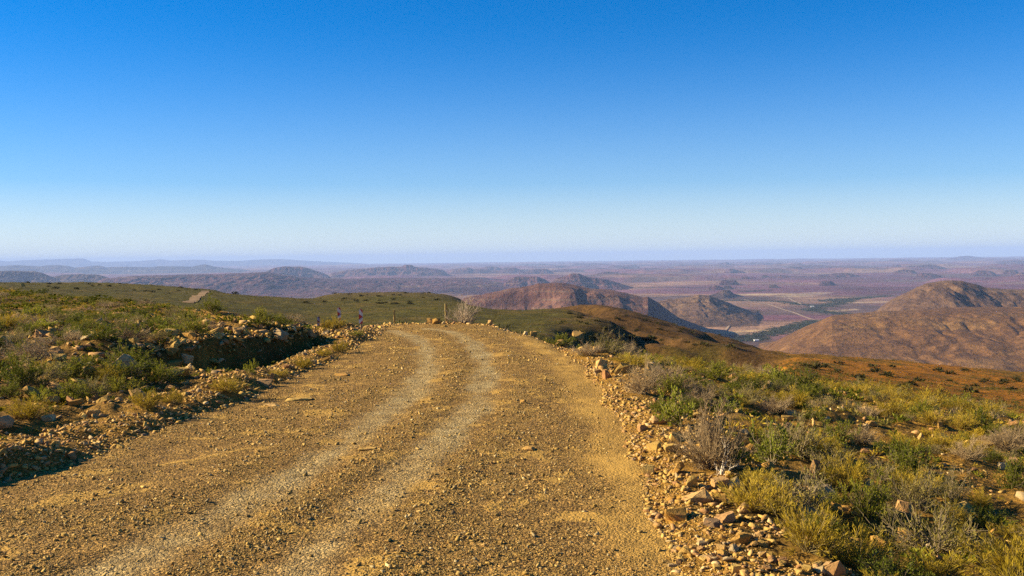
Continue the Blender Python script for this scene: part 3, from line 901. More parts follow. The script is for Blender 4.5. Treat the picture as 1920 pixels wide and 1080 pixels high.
# kind: stems, twigs per stem, leaves, leaf length, leaf width, spread, droop, dome height
KINDS = {
    'green': dict(st=26, tw=7, lv=2600, ll=.050, lw=.016, flat=.72, wild=.55, tip=.35),
    'olive': dict(st=46, tw=6, lv=3200, ll=.075, lw=.0080, flat=.85, wild=.28, tip=.45),
    'twig': dict(st=40, tw=13, lv=520, ll=.05, lw=.006, flat=.75, wild=.45, tip=.3),
    'leafy': dict(st=20, tw=6, lv=1050, ll=.070, lw=.034, flat=.9, wild=.5, tip=.55),
    'mixed': dict(st=30, tw=9, lv=1500, ll=.045, lw=.011, flat=.68, wild=.6, tip=.35),
    'snag': dict(st=6, tw=3, lv=0, ll=.05, lw=.006, flat=1.0, wild=.5, tip=.3),
    'bare': dict(st=34, tw=14, lv=0, ll=.05, lw=.006, flat=1.0, wild=.35, tip=.2),
}

def grow(kind, seed, q=1.0):
    """One plant of radius about 0.5 and height about flat*0.9, growing from the origin."""
    k = KINDS[kind]
    g = np.random.default_rng(seed)
    pm = PlantMesh()
    tips, tdirs = [], []
    lob = g.uniform(0, 6.28, 3)
    for i in range(max(4, int(k['st'] * (q if q < 1 else 1)))):
        az = g.uniform(0, 6.283)
        el = math.acos(1 - g.random() * 0.93)
        d = np.array([math.sin(el) * math.cos(az), math.sin(el) * math.sin(az), math.cos(el) * 1.0 + 0.12])
        ln = 0.5 * g.uniform(.72, 1.08) * (1 + .16 * math.sin(2 * az + lob[0]) + .1 * math.sin(3 * az + lob[1]))
        n = 6
        t = np.linspace(0, 1, n)[:, None]
        bend = g.normal(0, k['wild'] * 0.14, 3)
        pth = d * ln * t + bend * t ** 2 + np.array([0, 0, 0.10]) * t ** 2 * (1 - d[2])
        pth = pth + g.normal(0, 0.012, (n, 3)) * (t > 0)
        pth *= np.array([1, 1, k['flat'] * 1.1])
        v, f = tube(pth, 0.03 if kind == 'snag' else 0.011 if kind in ('leafy', 'bare') else 0.007, 0.0028)
        pm.add(1, v, f, g.random())
        for j in range(max(2, int(k['tw'] * (q if q < 1 else 1)))):
            a = g.uniform(k['tip'] * .6, 1.0)
            s = min(n - 2, int(a * (n - 1)))
            b0 = pth[s] + (pth[s + 1] - pth[s]) * (a * (n - 1) - s)
            dd = unit(unit(pth[s + 1] - pth[s]) + g.normal(0, k['wild'], 3) + np.array([0, 0, .22]))
            L2 = g.uniform(.10, .22)
            m = 3
            tt = np.linspace(0, 1, m)[:, None]
            p2 = b0 + dd * L2 * tt + g.normal(0, .012, (m, 3)) * tt
            v, f = tube(p2, 0.012 if kind == 'snag' else 0.0036 if kind != 'twig' else .0042, 0.0016, 3)
            pm.add(1, v, f, g.random())
            tips.append(p2)
            if kind in ('twig', 'bare'):
                for _ in range(2):
                    d3 = unit(dd + g.normal(0, .55, 3))
                    e = p2[1] + (p2[2] - p2[1]) * g.random()
                    v, f = tube(np.stack([e, e + d3 * g.uniform(.04, .1)]), .0024, .0012, 3)
                    pm.add(1, v, f, g.random())
    T = np.array(tips)
    nl = int(k['lv'] * (q if q < 1 else 1))
    if nl:
        w = g.integers(0, len(T), nl)
        a = g.uniform(.1, 1.05, nl)[:, None]
        lo = T[w, 0] * (1 - a) + T[w, 2] * a
        P = lo + g.normal(0, .014, (nl, 3))
        dn = unit(unit(T[w, 2] - T[w, 0]) + g.normal(0, k['wild'] * 1.1, (nl, 3)) + np.array([0, 0, .1]))
        grow_ = 1.0 if q >= 1 else min(2.6, (1 / q) ** .62)
        pm.leaves(P, dn, k['ll'] * g.uniform(.6, 1.3, nl) * (1 if q >= 1 else grow_ ** .5), k['lw'] * g.uniform(.7, 1.25, nl) * grow_, np.clip(0.5 * g.random(nl) + 0.5 * g.random(len(T))[w], 0, 1), g)
    return pm

LEAFC = {
    'green': [(0.0, (0.052, 0.060, 0.004)), (.35, (.105, .115, .007)), (.65, (.195, .185, .012)), (1.0, (.34, .285, .03))],
    'olive': [(0.0, (0.19, 0.13, 0.008)), (.35, (.32, .22, .013)), (.65, (.44, .30, .022)), (1.0, (.56, .39, .05))],
    'twig': [(0.0, (0.13, 0.085, 0.04)), (.5, (.32, .215, .095)), (1.0, (.48, .34, .165))],
    'leafy': [(0.0, (0.10, 0.105, 0.010)), (.4, (.20, .205, .017)), (.7, (.31, .29, .026)), (1.0, (.42, .37, .05))],
    'mixed': [(0.0, (0.09, 0.075, 0.016)), (.4, (.22, .175, .033)), (.7, (.32, .25, .06)), (1.0, (.43, .33, .11))],
    'snag': [(0.0, (.5, .42, .3)), (1.0, (.7, .6, .5))],
    'bare': [(0.0, (.3, .24, .18)), (1.0, (.5, .42, .33))],
}
STEMC = {
    'green': [(0, (.09, .065, .035)), (1, (.20, .15, .09))],
    'olive': [(0, (.14, .10, .03)), (1, (.26, .19, .07))],
    'twig': [(0, (.15, .10, .052)), (.5, (.34, .235, .115)), (1, (.50, .36, .20))],
    'leafy': [(0, (.19, .14, .07)), (1, (.36, .28, .16))],
    'mixed': [(0, (.13, .095, .05)), (1, (.30, .225, .125))],
    'snag': [(0, (.38, .30, .2)), (1, (.55, .46, .33))],
    'bare': [(0, (.24, .175, .11)), (1, (.42, .32, .22))],
}
ML = {k: mat_plant(k + '_foliage', c) for k, c in LEAFC.items()}
MS = {k: mat_plant(k + '_stem', c, trans=0) for k, c in STEMC.items()}
MLs = {k: mat_plant(k + '_scrub_foliage', c, False) for k, c in LEAFC.items()}
MSs = {k: mat_plant(k + '_scrub_stem', c, False, trans=0) for k, c in STEMC.items()}

NVAR = 4
FOL, STM, ONE, LODS = {}, {}, {}, {}
for ki, k in enumerate(KINDS):
    FOL[k], STM[k], ONE[k], LODS[k] = [], [], [], []
    for s in range(NVAR):
        pm = grow(k, 1000 + ki * 50 + s)
        A, B = pm.arrays(0), pm.arrays(1)
        FOL[k].append(mesh_np(k + '_foliage', A[0], [A[1]], [ML[k]], {'leaf': A[2]}) if A else None)
        STM[k].append(mesh_np(k + '_stems', B[0], [B[1]], [MS[k]], {'leaf': B[2]}))
        if A:
            V_, F_, L_ = np.vstack([A[0], B[0]]), np.vstack([A[1], B[1] + len(A[0])]), np.concatenate([A[2], B[2]])
            mi = np.concatenate([np.zeros(len(A[1])), np.ones(len(B[1]))])
        else:
            V_, F_, L_, mi = B[0], B[1], B[2], np.ones(len(B[1]))
        ONE[k].append(mesh_np(k + '_shrub', V_, [F_], [ML[k], MS[k]], {'leaf': L_}, mi=mi))
    for s in range(6):
        pm = grow(k, 3000 + ki * 50 + s, 0.24)
        A, B = pm.arrays(0), pm.arrays(1)
        if A is None:
            A = B
        nb = len(B[0]) if k in ('twig', 'mixed') else 0
        V_ = np.vstack([A[0], B[0]]) if nb else A[0]
        F_ = np.vstack([A[1], B[1] + len(A[0])]) if nb else A[1]
        LODS[k].append((V_, F_, np.concatenate([A[2], B[2] * .8]) if nb else A[2]))

WORDS = {'green': ('green_shrub', 'shrub'), 'olive': ('golden_shrub', 'shrub'), 'twig': ('dry_shrub', 'dry shrub'),
         'leafy': ('leafy_bush', 'leafy bush'), 'mixed': ('grey_shrub', 'grey shrub'), 'bare': ('dead_bush', 'dead bush'), 'snag': ('dead_branch', 'dead branch')}

PLACED = []      # (px, py, what, object) of hero things, used to word labels of their neighbours
def ground_at(px, py):
    """Where the sight line through a pixel first meets the ground."""
    D = np.exp(np.linspace(math.log(5.5), math.log(400), 900))
    P = unproj(np.full_like(D, px), np.full_like(D, py), D)
    h = P[:, 2] - zg(P[:, 0], P[:, 1])
    i = int(np.argmax(h < 0))
    near = D < 45
    gap = np.where(near, h / D * F, 1e9)
    if (i == 0 or D[i] > 60) and gap.min() < 16:
        j = int(np.argmin(gap))        # the sight line grazes the near rim: stand the thing on the rim
        q = P[j].copy()
        q[2] = float(zg(q[0], q[1]))
        return q
    if i == 0:
        return P[-1] if h[0] > 0 else P[0]
    a = h[i - 1] / (h[i - 1] - h[i])
    q = P[i - 1] * (1 - a) + P[i] * a
    q[2] = float(zg(q[0], q[1]))
    return q

_var = 0
def plant(kind, loc, w, h, label, group=None, parts=True, rz=None, cat=None, name=None):
    global _var
    _var += 1
    v = _var % NVAR
    nm, ct = WORDS[kind]
    nm, ct = name or nm, cat or ct
    rz = random.uniform(0, 6.28) if rz is None else rz
    kx, kz = w / 1.04, h / (KINDS[kind]['flat'] * 0.62)
    if parts and FOL[kind][v]:
        o = bpy.data.objects.new(nm, None)
        o.empty_display_size = 0.2
        COL.objects.link(o)
        link('foliage', FOL[kind][v], o)
        link('stems', STM[kind][v], o)
    else:
        o = link(nm, ONE[kind][v])
    o.location = [float(c) for c in loc]
    o.rotation_euler = (0, 0, rz)
    o.scale = (kx, kx, kz)
    return tag(o, label, ct, group)

def hero_plant(kind, px, py, w, h, label, short=None, **kw):
    q = ground_at(px, py)
    s = q[1] / F
    h *= .8 if kind == 'olive' else .88
    o = plant(kind, (q[0], q[1] + w * s * .2, float(zg(q[0], q[1] + w * s * .2)) - .02), w * s, h * s, label, **kw)
    PLACED.append((px, py, short, w))
    OCC.append((q[0], q[1] + w * s * .2, w * s * .5))
    return o

OCC = []
_rk = 0
def rock_obj(loc, dims, rot, label, group=None, n=None, name='rock', cat='rock', sink=.3, sub=True):
    global _rk
    _rk += 1
    bm = bmesh.new()
    g = np.random.default_rng(5000 + _rk)
    m = n or int(g.integers(13, 22))
    p = g.uniform(-1, 1, (m, 3))
    k = g.integers(0, 3, m)
    p[np.arange(m), k] = np.sign(p[np.arange(m), k]) * g.uniform(.86, 1, m)
    for q in p * np.array(dims) * .5:
        bm.verts.new(q)
    bmesh.ops.convex_hull(bm, input=bm.verts[:])
    bmesh.ops.delete(bm, geom=[v for v in bm.verts if not v.link_faces], context='VERTS')
    if sub:
        bmesh.ops.bevel(bm, geom=bm.edges[:], offset=min(dims) * .045, segments=1, affect='EDGES', clamp_overlap=True)
        bmesh.ops.triangulate(bm, faces=bm.faces[:])
        bmesh.ops.subdivide_edges(bm, edges=[e for e in bm.edges if e.calc_length() > max(dims) * .22], cuts=1, use_grid_fill=False)
        for v in bm.verts:
            v.co += Vector(g.normal(0, 1, 3)) * min(dims) * .022
    me = bpy.data.meshes.new('rock')
    bm.to_mesh(me)
    bm.free()
    me.materials.append(M_rock)
    o = link(name, me, None, (loc[0], loc[1], loc[2] + dims[2] * (.5 - sink)), label, cat, group)
    o.rotation_euler = rot
    return o

def hero_rock(px, py, w, h, label, tilt=0.0, short=None, deep=.8, yaw=None):
    """px, py: where its foot meets the ground; w, h: size in pixels; tilt leans it to the side."""
    q = ground_at(px, py)
    s = q[1] / F
    dims = (w * s * 1.05, w * s * deep, h * s * 1.35)
    yaw = random.uniform(-.35, .35) if yaw is None else yaw
    o = rock_obj((q[0], q[1] + dims[1] * .35, q[2]), dims, (random.uniform(-.12, .12), tilt, yaw), label)
    PLACED.append((px, py, short, w))
    OCC.append((q[0], q[1], w * s * .45))
    return o

# ------------------------------------------------------------------ the rocks and shrubs one would point at
HR = [  # px, py, w, h, tilt, label, short
    (1266, 978, 48, 30, .05, 'tan block lying alone at the road edge of the right verge', 'tan block at the road edge'),
    (1363, 979, 36, 14, -.3, 'flat orange slab propped up on one side near the golden shrubs', 'propped orange slab'),
    (1400, 962, 30, 20, .1, 'pale pointed rock at the foot of the golden shrub on the right verge', 'pale pointed rock'),
    (1299, 914, 20, 30, .25, 'upright pale grey slab on the right verge', 'upright grey slab'),
    (1352, 912, 34, 15, -.1, 'long brown orange stone lying beside the golden scrub', 'brown orange stone'),
    (1349, 943, 28, 22, .0, 'dark purplish rock on the right verge', 'dark purplish rock'),
    (1216, 892, 22, 20, .0, 'dark brown rock on the inner edge of the right verge', 'dark brown rock'),
    (1310, 942, 50, 17, -.35, 'orange layered slab leaning in the rubble of the right verge', 'leaning layered slab'),
    (1552, 938, 58, 24, .05, 'large flat topped yellow rock beside the dark green shrub', 'large flat yellow rock'),
    (1578, 960, 34, 14, .15, 'orange wedge of rock in front of the large flat yellow one', 'orange wedge rock'),
    (1604, 966, 22, 10, .0, 'small orange stone right of the orange wedge', 'small orange stone'),
    (1567, 1078, 40, 40, .0, 'rounded pinkish grey boulder at the bottom of the view', 'pinkish boulder'),
    (1530, 898, 24, 38, .3, 'tall upright tan slab standing in deep shade', 'tall shaded slab'),
    (1579, 908, 13, 20, .1, 'small pale pointed stone right of the tall shaded slab', 'pale pointed stone'),
    (1380, 1074, 20, 17, .0, 'whitest small stone low on the right verge', 'whitest stone'),
    (1259, 848, 24, 16, -.2, 'pale grey white stone on the right verge below the pink slab', 'grey white stone'),
    (1272, 828, 30, 22, .35, 'brown pink slab tilted against the dead twiggy shrub', 'tilted pink slab'),
    (1236, 796, 28, 15, .3, 'cream slab at the foot of the bright leafy bush', 'cream slab'),
    (1206, 808, 20, 14, .0, 'pink block on the right verge', 'pink block'),
    (1129, 690, 22, 17, .3, 'tall yellow block at the roadside left of the biggest flat rock', 'tall yellow block'),
    (1168, 700, 40, 20, .12, 'biggest flat yellow rock of the roadside pile on the right', 'biggest roadside rock'),
    (1137, 710, 18, 20, -.3, 'pointed yellow rock in front of the biggest roadside rock', 'pointed yellow rock'),
    (1118, 700, 18, 9, .0, 'low yellow slab left of the pointed yellow rock', 'low yellow slab'),
    (1124, 662, 30, 12, .2, 'flat tan rock behind the whitish dry shrub', 'tan rock behind the whitish shrub'),
    (1083, 638, 24, 18, .15, 'brown faced rock at the end of the roadside green bush', 'brown faced rock'),
    (1060, 646, 14, 13, .0, 'dark sided rock under the roadside green bush', 'dark sided rock'),
    (1049, 645, 14, 14, .0, 'yellow rock left of the dark sided one', 'yellow rock by the bend'),
    (1000, 620, 14, 12, .0, 'yellow rock on the stony rim near the end of the bend', 'yellow rim rock'),
    (985, 617, 9, 7, .0, 'small pale rock on the stony rim', 'small pale rim rock'),
    (919, 610, 9, 13, .0, 'upright block with a black shadow on the rim right of the dead bush', 'upright rim block'),
    (807, 607, 13, 12, .1, 'grey pair mate rock left of the orange rim rock', 'grey rim rock'),
    (818, 608, 14, 12, .0, 'orange rock on the rim left of the tall fence post', 'orange rim rock'),
    (834, 613, 11, 4, .0, 'thin flat stone on the road surface below the tall fence post', 'thin road stone'),
    (505, 763, 38, 5, .0, 'flat yellow slab bedded in the road near the left verge', 'bedded yellow slab'),
    (556, 752, 52, 4, .0, 'thin yellow bedrock streak in the road right of the bedded slab', 'bedrock streak'),
    (686, 845, 36, 5, .0, 'flat pale stone bedded in the left wheel track', 'stone in the left track'),
    (990, 845, 28, 6, .0, 'flat cream stone bedded in the road right of the wheel tracks', 'bedded cream stone'),
    (640, 705, 34, 4, .0, 'flat yellow stone bedded in the road before the markers', 'bedded stone by the markers'),
    (981, 757, 11, 8, .0, 'lone pale stone on the road surface', 'lone road stone'),
    (1519, 708, 24, 8, .0, 'white flat topped rock near the top of the scrub slope', 'white flat rock'),
    (1525, 735, 18, 14, .0, 'pinkish round rock below the white flat topped one', 'pinkish round rock'),
    (1480, 731, 16, 9, .0, 'low pinkish rock left of the pinkish round one', 'low pinkish rock'),
    (1484, 780, 22, 11, .0, 'orange rock in the middle of the scrub slope', 'orange slope rock'),
    (1327, 722, 26, 15, -.15, 'tan rock with a shaded end among grey shrubs', 'tan rock among grey shrubs'),
    (1374, 712, 13, 13, .1, 'small pink rock right of the tan one among grey shrubs', 'small pink rock'),
    (1436, 735, 10, 17, .3, 'narrow red rock standing on end', 'narrow red rock'),
    (1385, 774, 17, 9, .3, 'cream coloured stone right of the bright leafy bush', 'cream stone'),
    (1479, 790, 24, 12, .0, 'flat ochre rock above the round grey green shrub', 'flat ochre rock'),
    (1752, 748, 26, 9, .0, 'flat cream rock at the edge of the olive slope', 'flat cream rock'),
    (1605, 768, 12, 14, .0, 'small peach rock standing among shrubs', 'small peach rock'),
    (1622, 773, 16, 14, .2, 'larger peach rock beside the small standing one', 'larger peach rock'),
    (1634, 799, 20, 10, .0, 'reddish stone in a bare patch of the slope', 'reddish stone'),
    (1764, 804, 12, 15, .0, 'pink and cream upright block right of a green shrub', 'pink upright block'),
    (1765, 829, 34, 16, .0, 'pale yellow boulder with a black shadow on its right', 'pale yellow boulder'),
    (1729, 826, 18, 14, .0, 'dark faced rock left of the pale yellow boulder', 'dark faced rock'),
    (1836, 838, 52, 12, .05, 'broad flat ochre rock near the right edge of the slope', 'broad ochre rock'),
    (1884, 829, 30, 18, .2, 'sloping brown rock behind the broad ochre rock', 'sloping brown rock'),
    (1914, 850, 34, 14, .1, 'pale rock cut off by the right edge of the view', 'pale edge rock'),
    (1881, 879, 20, 11, .0, 'deep red stone near the right edge', 'deep red stone'),
    (1697, 964, 26, 24, .25, 'orange sided round rock under an olive shrub', 'orange round rock'),
    (1699, 883, 16, 16, .0, 'tan rounded rock in the middle of the right slope', 'tan rounded rock'),
    (1688, 924, 18, 20, .1, 'pinkish rock left of a leafy olive shrub', 'pinkish rock'),
    (1633, 876, 15, 10, .0, 'ochre stone behind the dark green shrub', 'ochre stone'),
    (238, 702, 42, 40, -.65, 'large dark slab tilted with one bright edge in the left scrub', 'large tilted slab'),
    (100, 694, 40, 16, .1, 'orange rock with a black shaded end in the left scrub', 'orange shaded rock'),
    (83, 611, 15, 11, -.3, 'cream triangular rock high in the left scrub', 'cream triangular rock'),
    (207, 613, 12, 11, .6, 'pale leaning stone in the left scrub', 'pale leaning stone'),
    (226, 610, 10, 10, .0, 'small cream stone right of the pale leaning one', 'small cream stone'),
    (318, 629, 26, 13, .2, 'yellow rock on top of the left bank', 'yellow bank rock'),
    (355, 634, 40, 11, .0, 'flat orange ledge along the top of the left bank', 'flat orange ledge'),
    (78, 638, 40, 8, -.1, 'long low tan rock in the left scrub', 'long low tan rock'),
    (148, 684, 7, 13, .1, 'narrow upright pale stone in the left scrub', 'narrow upright stone'),
    (162, 654, 18, 11, -.5, 'slanting thin slab in the left scrub', 'slanting thin slab'),
    (134, 862, 18, 16, .1, 'pale block at the road edge with a long shadow on the left', 'pale block at the left road edge'),
    (172, 781, 26, 13, .05, 'tan block in the rubble of the left verge', 'tan verge block'),
    (88, 790, 24, 13, .0, 'rounded grey tan stone in the rubble at left', 'rounded verge stone'),
    (225, 842, 14, 10, .1, 'pinkish stone at the foot of the left verge', 'pinkish verge stone'),
    (493, 722, 32, 11, -.05, 'long flat brown rock on the left verge beside two upright shards', 'long flat verge rock'),
    (508, 716, 7, 18, .3, 'left upright shard of rock on the left verge', 'left shard'),
    (516, 716, 10, 15, .3, 'right broader shard of rock on the left verge', 'right shard'),
    (460, 727, 16, 8, .0, 'brown stone left of the long flat one on the left verge', 'brown verge stone'),
    (536, 690, 16, 7, .0, 'tan stone in front of the yellow green tufts on the left verge', 'tan verge stone'),
    (605, 678, 22, 7, -.3, 'flat slab leaning on the left verge by the yellow green tufts', 'leaning verge slab'),
    (587, 682, 12, 7, .0, 'grey stone left of the leaning verge slab', 'grey verge stone'),
    (656, 611, 14, 7, .1, 'pale pointed rock between the two nearest striped markers', 'pale rock between the markers'),
    (664, 620, 14, 6, .0, 'orange rock in front of the pale pointed one by the markers', 'orange rock by the markers'),
    (489, 617, 8, 10, .4, 'small white rock on the rim of the left bank', 'white bank rock'),
    (544, 618, 10, 7, .0, 'orange stone near the right end of the left bank', 'orange bank stone'),
    (376, 641, 14, 9, .3, 'bright orange stone below the ledge of the left bank', 'bright orange bank stone'),
    (43, 536, 8, 6, .2, 'small cream rock on the skyline of the left field', 'skyline rock'),
    (371, 580, 9, 4, .0, 'small pale stone near the far piece of road', 'stone near the far road'),
]
OCC += [(-6.9, 19.6, .75), (-6.5, 18.8, .5), (-7.6, 17.6, .5)]
for px, py, w, h, tl, lab, sh in HR:
    hero_rock(px, py, w, h, lab, tl, sh)

# the broken outcrop at the left end of the bank: stepped blocks
for i, (px, py, w, h, tl, lab) in enumerate([
    (322, 668, 30, 12, .0, 'topmost block of the broken outcrop at the left end of the bank'),
    (345, 678, 30, 16, .1, 'orange block at the corner of the outcrop where the bank turns dark'),
    (315, 688, 46, 14, -.05, 'wide sunlit slab in the middle of the broken outcrop'),
    (337, 705, 34, 16, .0, 'lowest sunlit block of the broken outcrop'),
    (300, 697, 28, 10, .1, 'small ledge at the left side of the broken outcrop'),
    (352, 694, 18, 14, .2, 'shaded block at the right end of the broken outcrop')]):
    hero_rock(px, py, w, h, lab, tl, 'broken outcrop')

HP = [  # kind, px, py, w, h, label, short
    ('twig', 1338, 885, 150, 128, 'largest dead twiggy grey brown shrub beside the right verge', 'largest twiggy shrub'),
    ('twig', 1204, 742, 76, 62, 'dome of fine tan twigs behind the right verge', 'dome of tan twigs'),
    ('leafy', 1274, 800, 88, 72, 'bright yellow green leafy bush between the tan dome and the largest twiggy shrub', 'bright leafy bush'),
    ('leafy', 1450, 878, 92, 84, 'brightest broad leaved bush right of the largest twiggy shrub', 'brightest broad leaved bush'),
    ('leafy', 1388, 884, 64, 66, 'thin leafy bush with pale stems in front of the largest twiggy shrub', 'thin leafy bush'),
    ('olive', 1432, 962, 150, 88, 'wide golden olive broom shrub at the edge of the right verge', 'wide golden broom'),
    ('olive', 1524, 1046, 150, 116, 'tall golden broom shrub with slender upright stems in the right foreground', 'tall golden broom'),
    ('olive', 1430, 915, 90, 40, 'low golden tuft under the brightest leafy bush', 'low golden tuft'),
    ('green', 1632, 978, 112, 82, 'dark green broom like shrub right of the large flat yellow rock', 'dark green shrub'),
    ('olive', 1622, 1072, 150, 92, 'broad green gold shrub at the bottom edge beside the pinkish boulder', 'broad green gold shrub'),
    ('olive', 1780, 1100, 170, 70, 'golden grass like shrub at the bottom right corner area', 'bottom right golden shrub'),
    ('mixed', 1500, 858, 120, 84, 'dark grey shrub casting a long black shadow behind the brightest leafy bush', 'dark grey shrub'),
    ('mixed', 1560, 880, 110, 56, 'low shaded grey green shrub right of the dark grey one', 'low shaded shrub'),
    ('green', 1572, 840, 96, 52, 'round grey green shrub on the middle of the right slope', 'round grey green shrub'),
    ('twig', 1622, 836, 60, 36, 'lilac grey twiggy shrub right of the round grey green one', 'lilac twiggy shrub'),
    ('mixed', 1722, 960, 104, 84, 'olive shrub leaning over the orange sided round rock', 'olive leaning shrub'),
    ('olive', 1790, 984, 66, 50, 'round golden green shrub right of the olive leaning one', 'round golden shrub'),
    ('mixed', 1790, 940, 84, 56, 'spreading grey green shrub with bare stems and a dark shadow', 'spreading grey shrub'),
    ('olive', 1842, 962, 52, 50, 'little golden shrub standing on several pale trunks', 'little golden shrub'),
    ('green', 1700, 868, 90, 48, 'green shrub with grey twigs below the bare patch', 'green twiggy shrub'),
    ('mixed', 1655, 902, 70, 46, 'mixed green and grey shrub behind the ochre stone', 'mixed shrub'),
    ('twig', 1818, 866, 74, 40, 'fan shaped grey twiggy shrub near the broad ochre rock', 'fan shaped shrub'),
    ('twig', 1890, 848, 64, 48, 'pale twiggy shrub at the right edge of the slope', 'pale twiggy shrub'),
    ('green', 1908, 916, 70, 60, 'fresh green shrub at the right edge of the view', 'edge green shrub'),
    ('twig', 1104, 668, 60, 27, 'whitish dry shrub at the roadside before the big flat rocks', 'whitish dry shrub'),
    ('mixed', 1140, 662, 84, 40, 'grey lilac shrub behind the whitish dry one', 'grey lilac shrub'),
    ('twig', 1176, 668, 50, 36, 'greyish shrub right of the grey lilac one', 'greyish shrub'),
    ('green', 1050, 636, 64, 27, 'green bush among the roadside rocks at the bend', 'roadside green bush'),
    ('green', 1094, 668, 26, 13, 'little dark green tuft under the whitish dry shrub', 'dark green tuft'),
    ('olive', 1185, 684, 84, 26, 'low golden green mat behind the biggest roadside rock', 'golden green mat'),
    ('green', 1238, 776, 48, 30, 'dark green cushion at the foot of the dome of tan twigs', 'dark green cushion'),
    ('twig', 1250, 722, 66, 40, 'grey twiggy shrub right of the dome of tan twigs', 'grey shrub by the dome'),
    ('twig', 1310, 760, 76, 34, 'pale lilac twiggy shrub behind the bright leafy bush', 'pale lilac shrub'),
    ('olive', 193, 716, 70, 40, 'golden green dome shrub below the orange shaded rock on the left', 'golden dome shrub'),
    ('olive', 265, 770, 74, 46, 'round golden shrub near the left road edge', 'round roadside shrub'),
    ('olive', 322, 758, 46, 32, 'smaller golden shrub right of the round one near the left road edge', 'smaller golden shrub'),
    ('green', 34, 728, 88, 56, 'large dark green shrub at the left edge of the view', 'large left edge shrub'),
    ('olive', 48, 788, 90, 50, 'golden green shrub low at the left edge', 'low left edge shrub'),
    ('mixed', 165, 744, 70, 40, 'dark grey green shrub on the left between two golden domes', 'dark shrub between domes'),
    ('olive', 425, 738, 66, 36, 'grassy green gold shrub in front of the dark left bank', 'grassy bank shrub'),
    ('leafy', 470, 704, 26, 34, 'sparse upright leafy plant in front of the dark bank', 'upright leafy plant'),
    ('olive', 520, 706, 40, 18, 'yellow green tuft on the left verge near the two shards', 'tuft near the shards'),
    ('olive', 566, 690, 46, 24, 'round yellow green tuft in the middle of the left verge', 'middle verge tuft'),
    ('olive', 606, 668, 34, 18, 'yellow green tuft where the dark bank ends', 'tuft at the bank end'),
    ('olive', 636, 660, 36, 24, 'yellow green tuft below the striped markers', 'tuft below the markers'),
    ('olive', 622, 617, 52, 26, 'brightest yellow green cushion left of the middle striped marker', 'cushion at the markers'),
    ('green', 668, 630, 36, 12, 'small green tuft at the foot of the nearest striped marker', 'tuft at the marker foot'),
    ('green', 80, 552, 20, 12, 'dark green bush on the skyline at far left', 'dark skyline bush'),
    ('green', 395, 592, 60, 34, 'green bush on the rim of the field below the far road', 'bush below the far road'),
    ('green', 158, 570, 24, 14, 'dark shrub on the rim of the left field', 'dark rim shrub'),
    ('leafy', 335, 606, 30, 16, 'yellowish shrub near the top of the left bank', 'yellowish bank shrub'),
]
for k, px, py, w, h, lab, sh in HP:
    hero_plant(k, px, py, w, h, lab, sh)

# dead bushes: pale and without leaves
q = ground_at(868, 606)
o = plant('bare', (q[0], q[1], q[2] - .02), 1.3, .8, 'bare dead bush on the stony rim right of the tall fence post', parts=False)
PLACED.append((866, 600, 'bare dead bush', 60))
q = ground_at(1352, 890)
o = plant('snag', (q[0], q[1], q[2] - .03), .42, .40, 'small bleached white dead branch standing in the right verge', parts=False, cat='dead branch', name='dead_branch')
PLACED.append((1352, 885, 'bleached dead branch', 50))

# ------------------------------------------------------------------ striped markers and fence posts
M_pole = mat_plain('weathered_post', (0.16, 0.10, 0.055), 0.8, 0.35, 30)
M_white = mat_plain('white_sheet', (0.27, 0.255, 0.29), 0.45, 0.06, 8)
M_redp = mat_plain('red_sheet', (0.20, 0.010, 0.010), 0.45, 0.12, 8)
M_steel = mat_plain('galvanised', (0.34, 0.31, 0.27), 0.5, 0.2, 40, 0.6)
M_fpost = mat_plain('dry_timber', (0.34, 0.24, 0.075), 0.9, 0.3, 25)

def box(bm, x0, x1, y0, y1, z0, z1):
    v = [bm.verts.new(c) for c in ((x0, y0, z0), (x1, y0, z0), (x1, y1, z0), (x0, y1, z0), (x0, y0, z1), (x1, y0, z1), (x1, y1, z1), (x0, y1, z1))]
    for f in ((3, 2, 1, 0), (4, 5, 6, 7), (0, 1, 5, 4), (1, 2, 6, 5), (2, 3, 7, 6), (3, 0, 4, 7)):
        bm.faces.new([v[i] for i in f])
    return v

def bobj(name, bm, mat, parent=None):
    me = bpy.data.meshes.new(name)
    bm.normal_update()
    bm.to_mesh(me)
    bm.free()
    me.materials.append(mat)
    return link(name, me, parent)

def prism(bm, poly, y0, y1):
    a = [bm.verts.new((x, y0, z)) for x, z in poly]
    c = [bm.verts.new((x, y1, z)) for x, z in poly]
    bm.faces.new(a)
    bm.faces.new(c[::-1])
    n = len(poly)
    for i in range(n):
        bm.faces.new([a[(i + 1) % n], a[i], c[i], c[(i + 1) % n]])

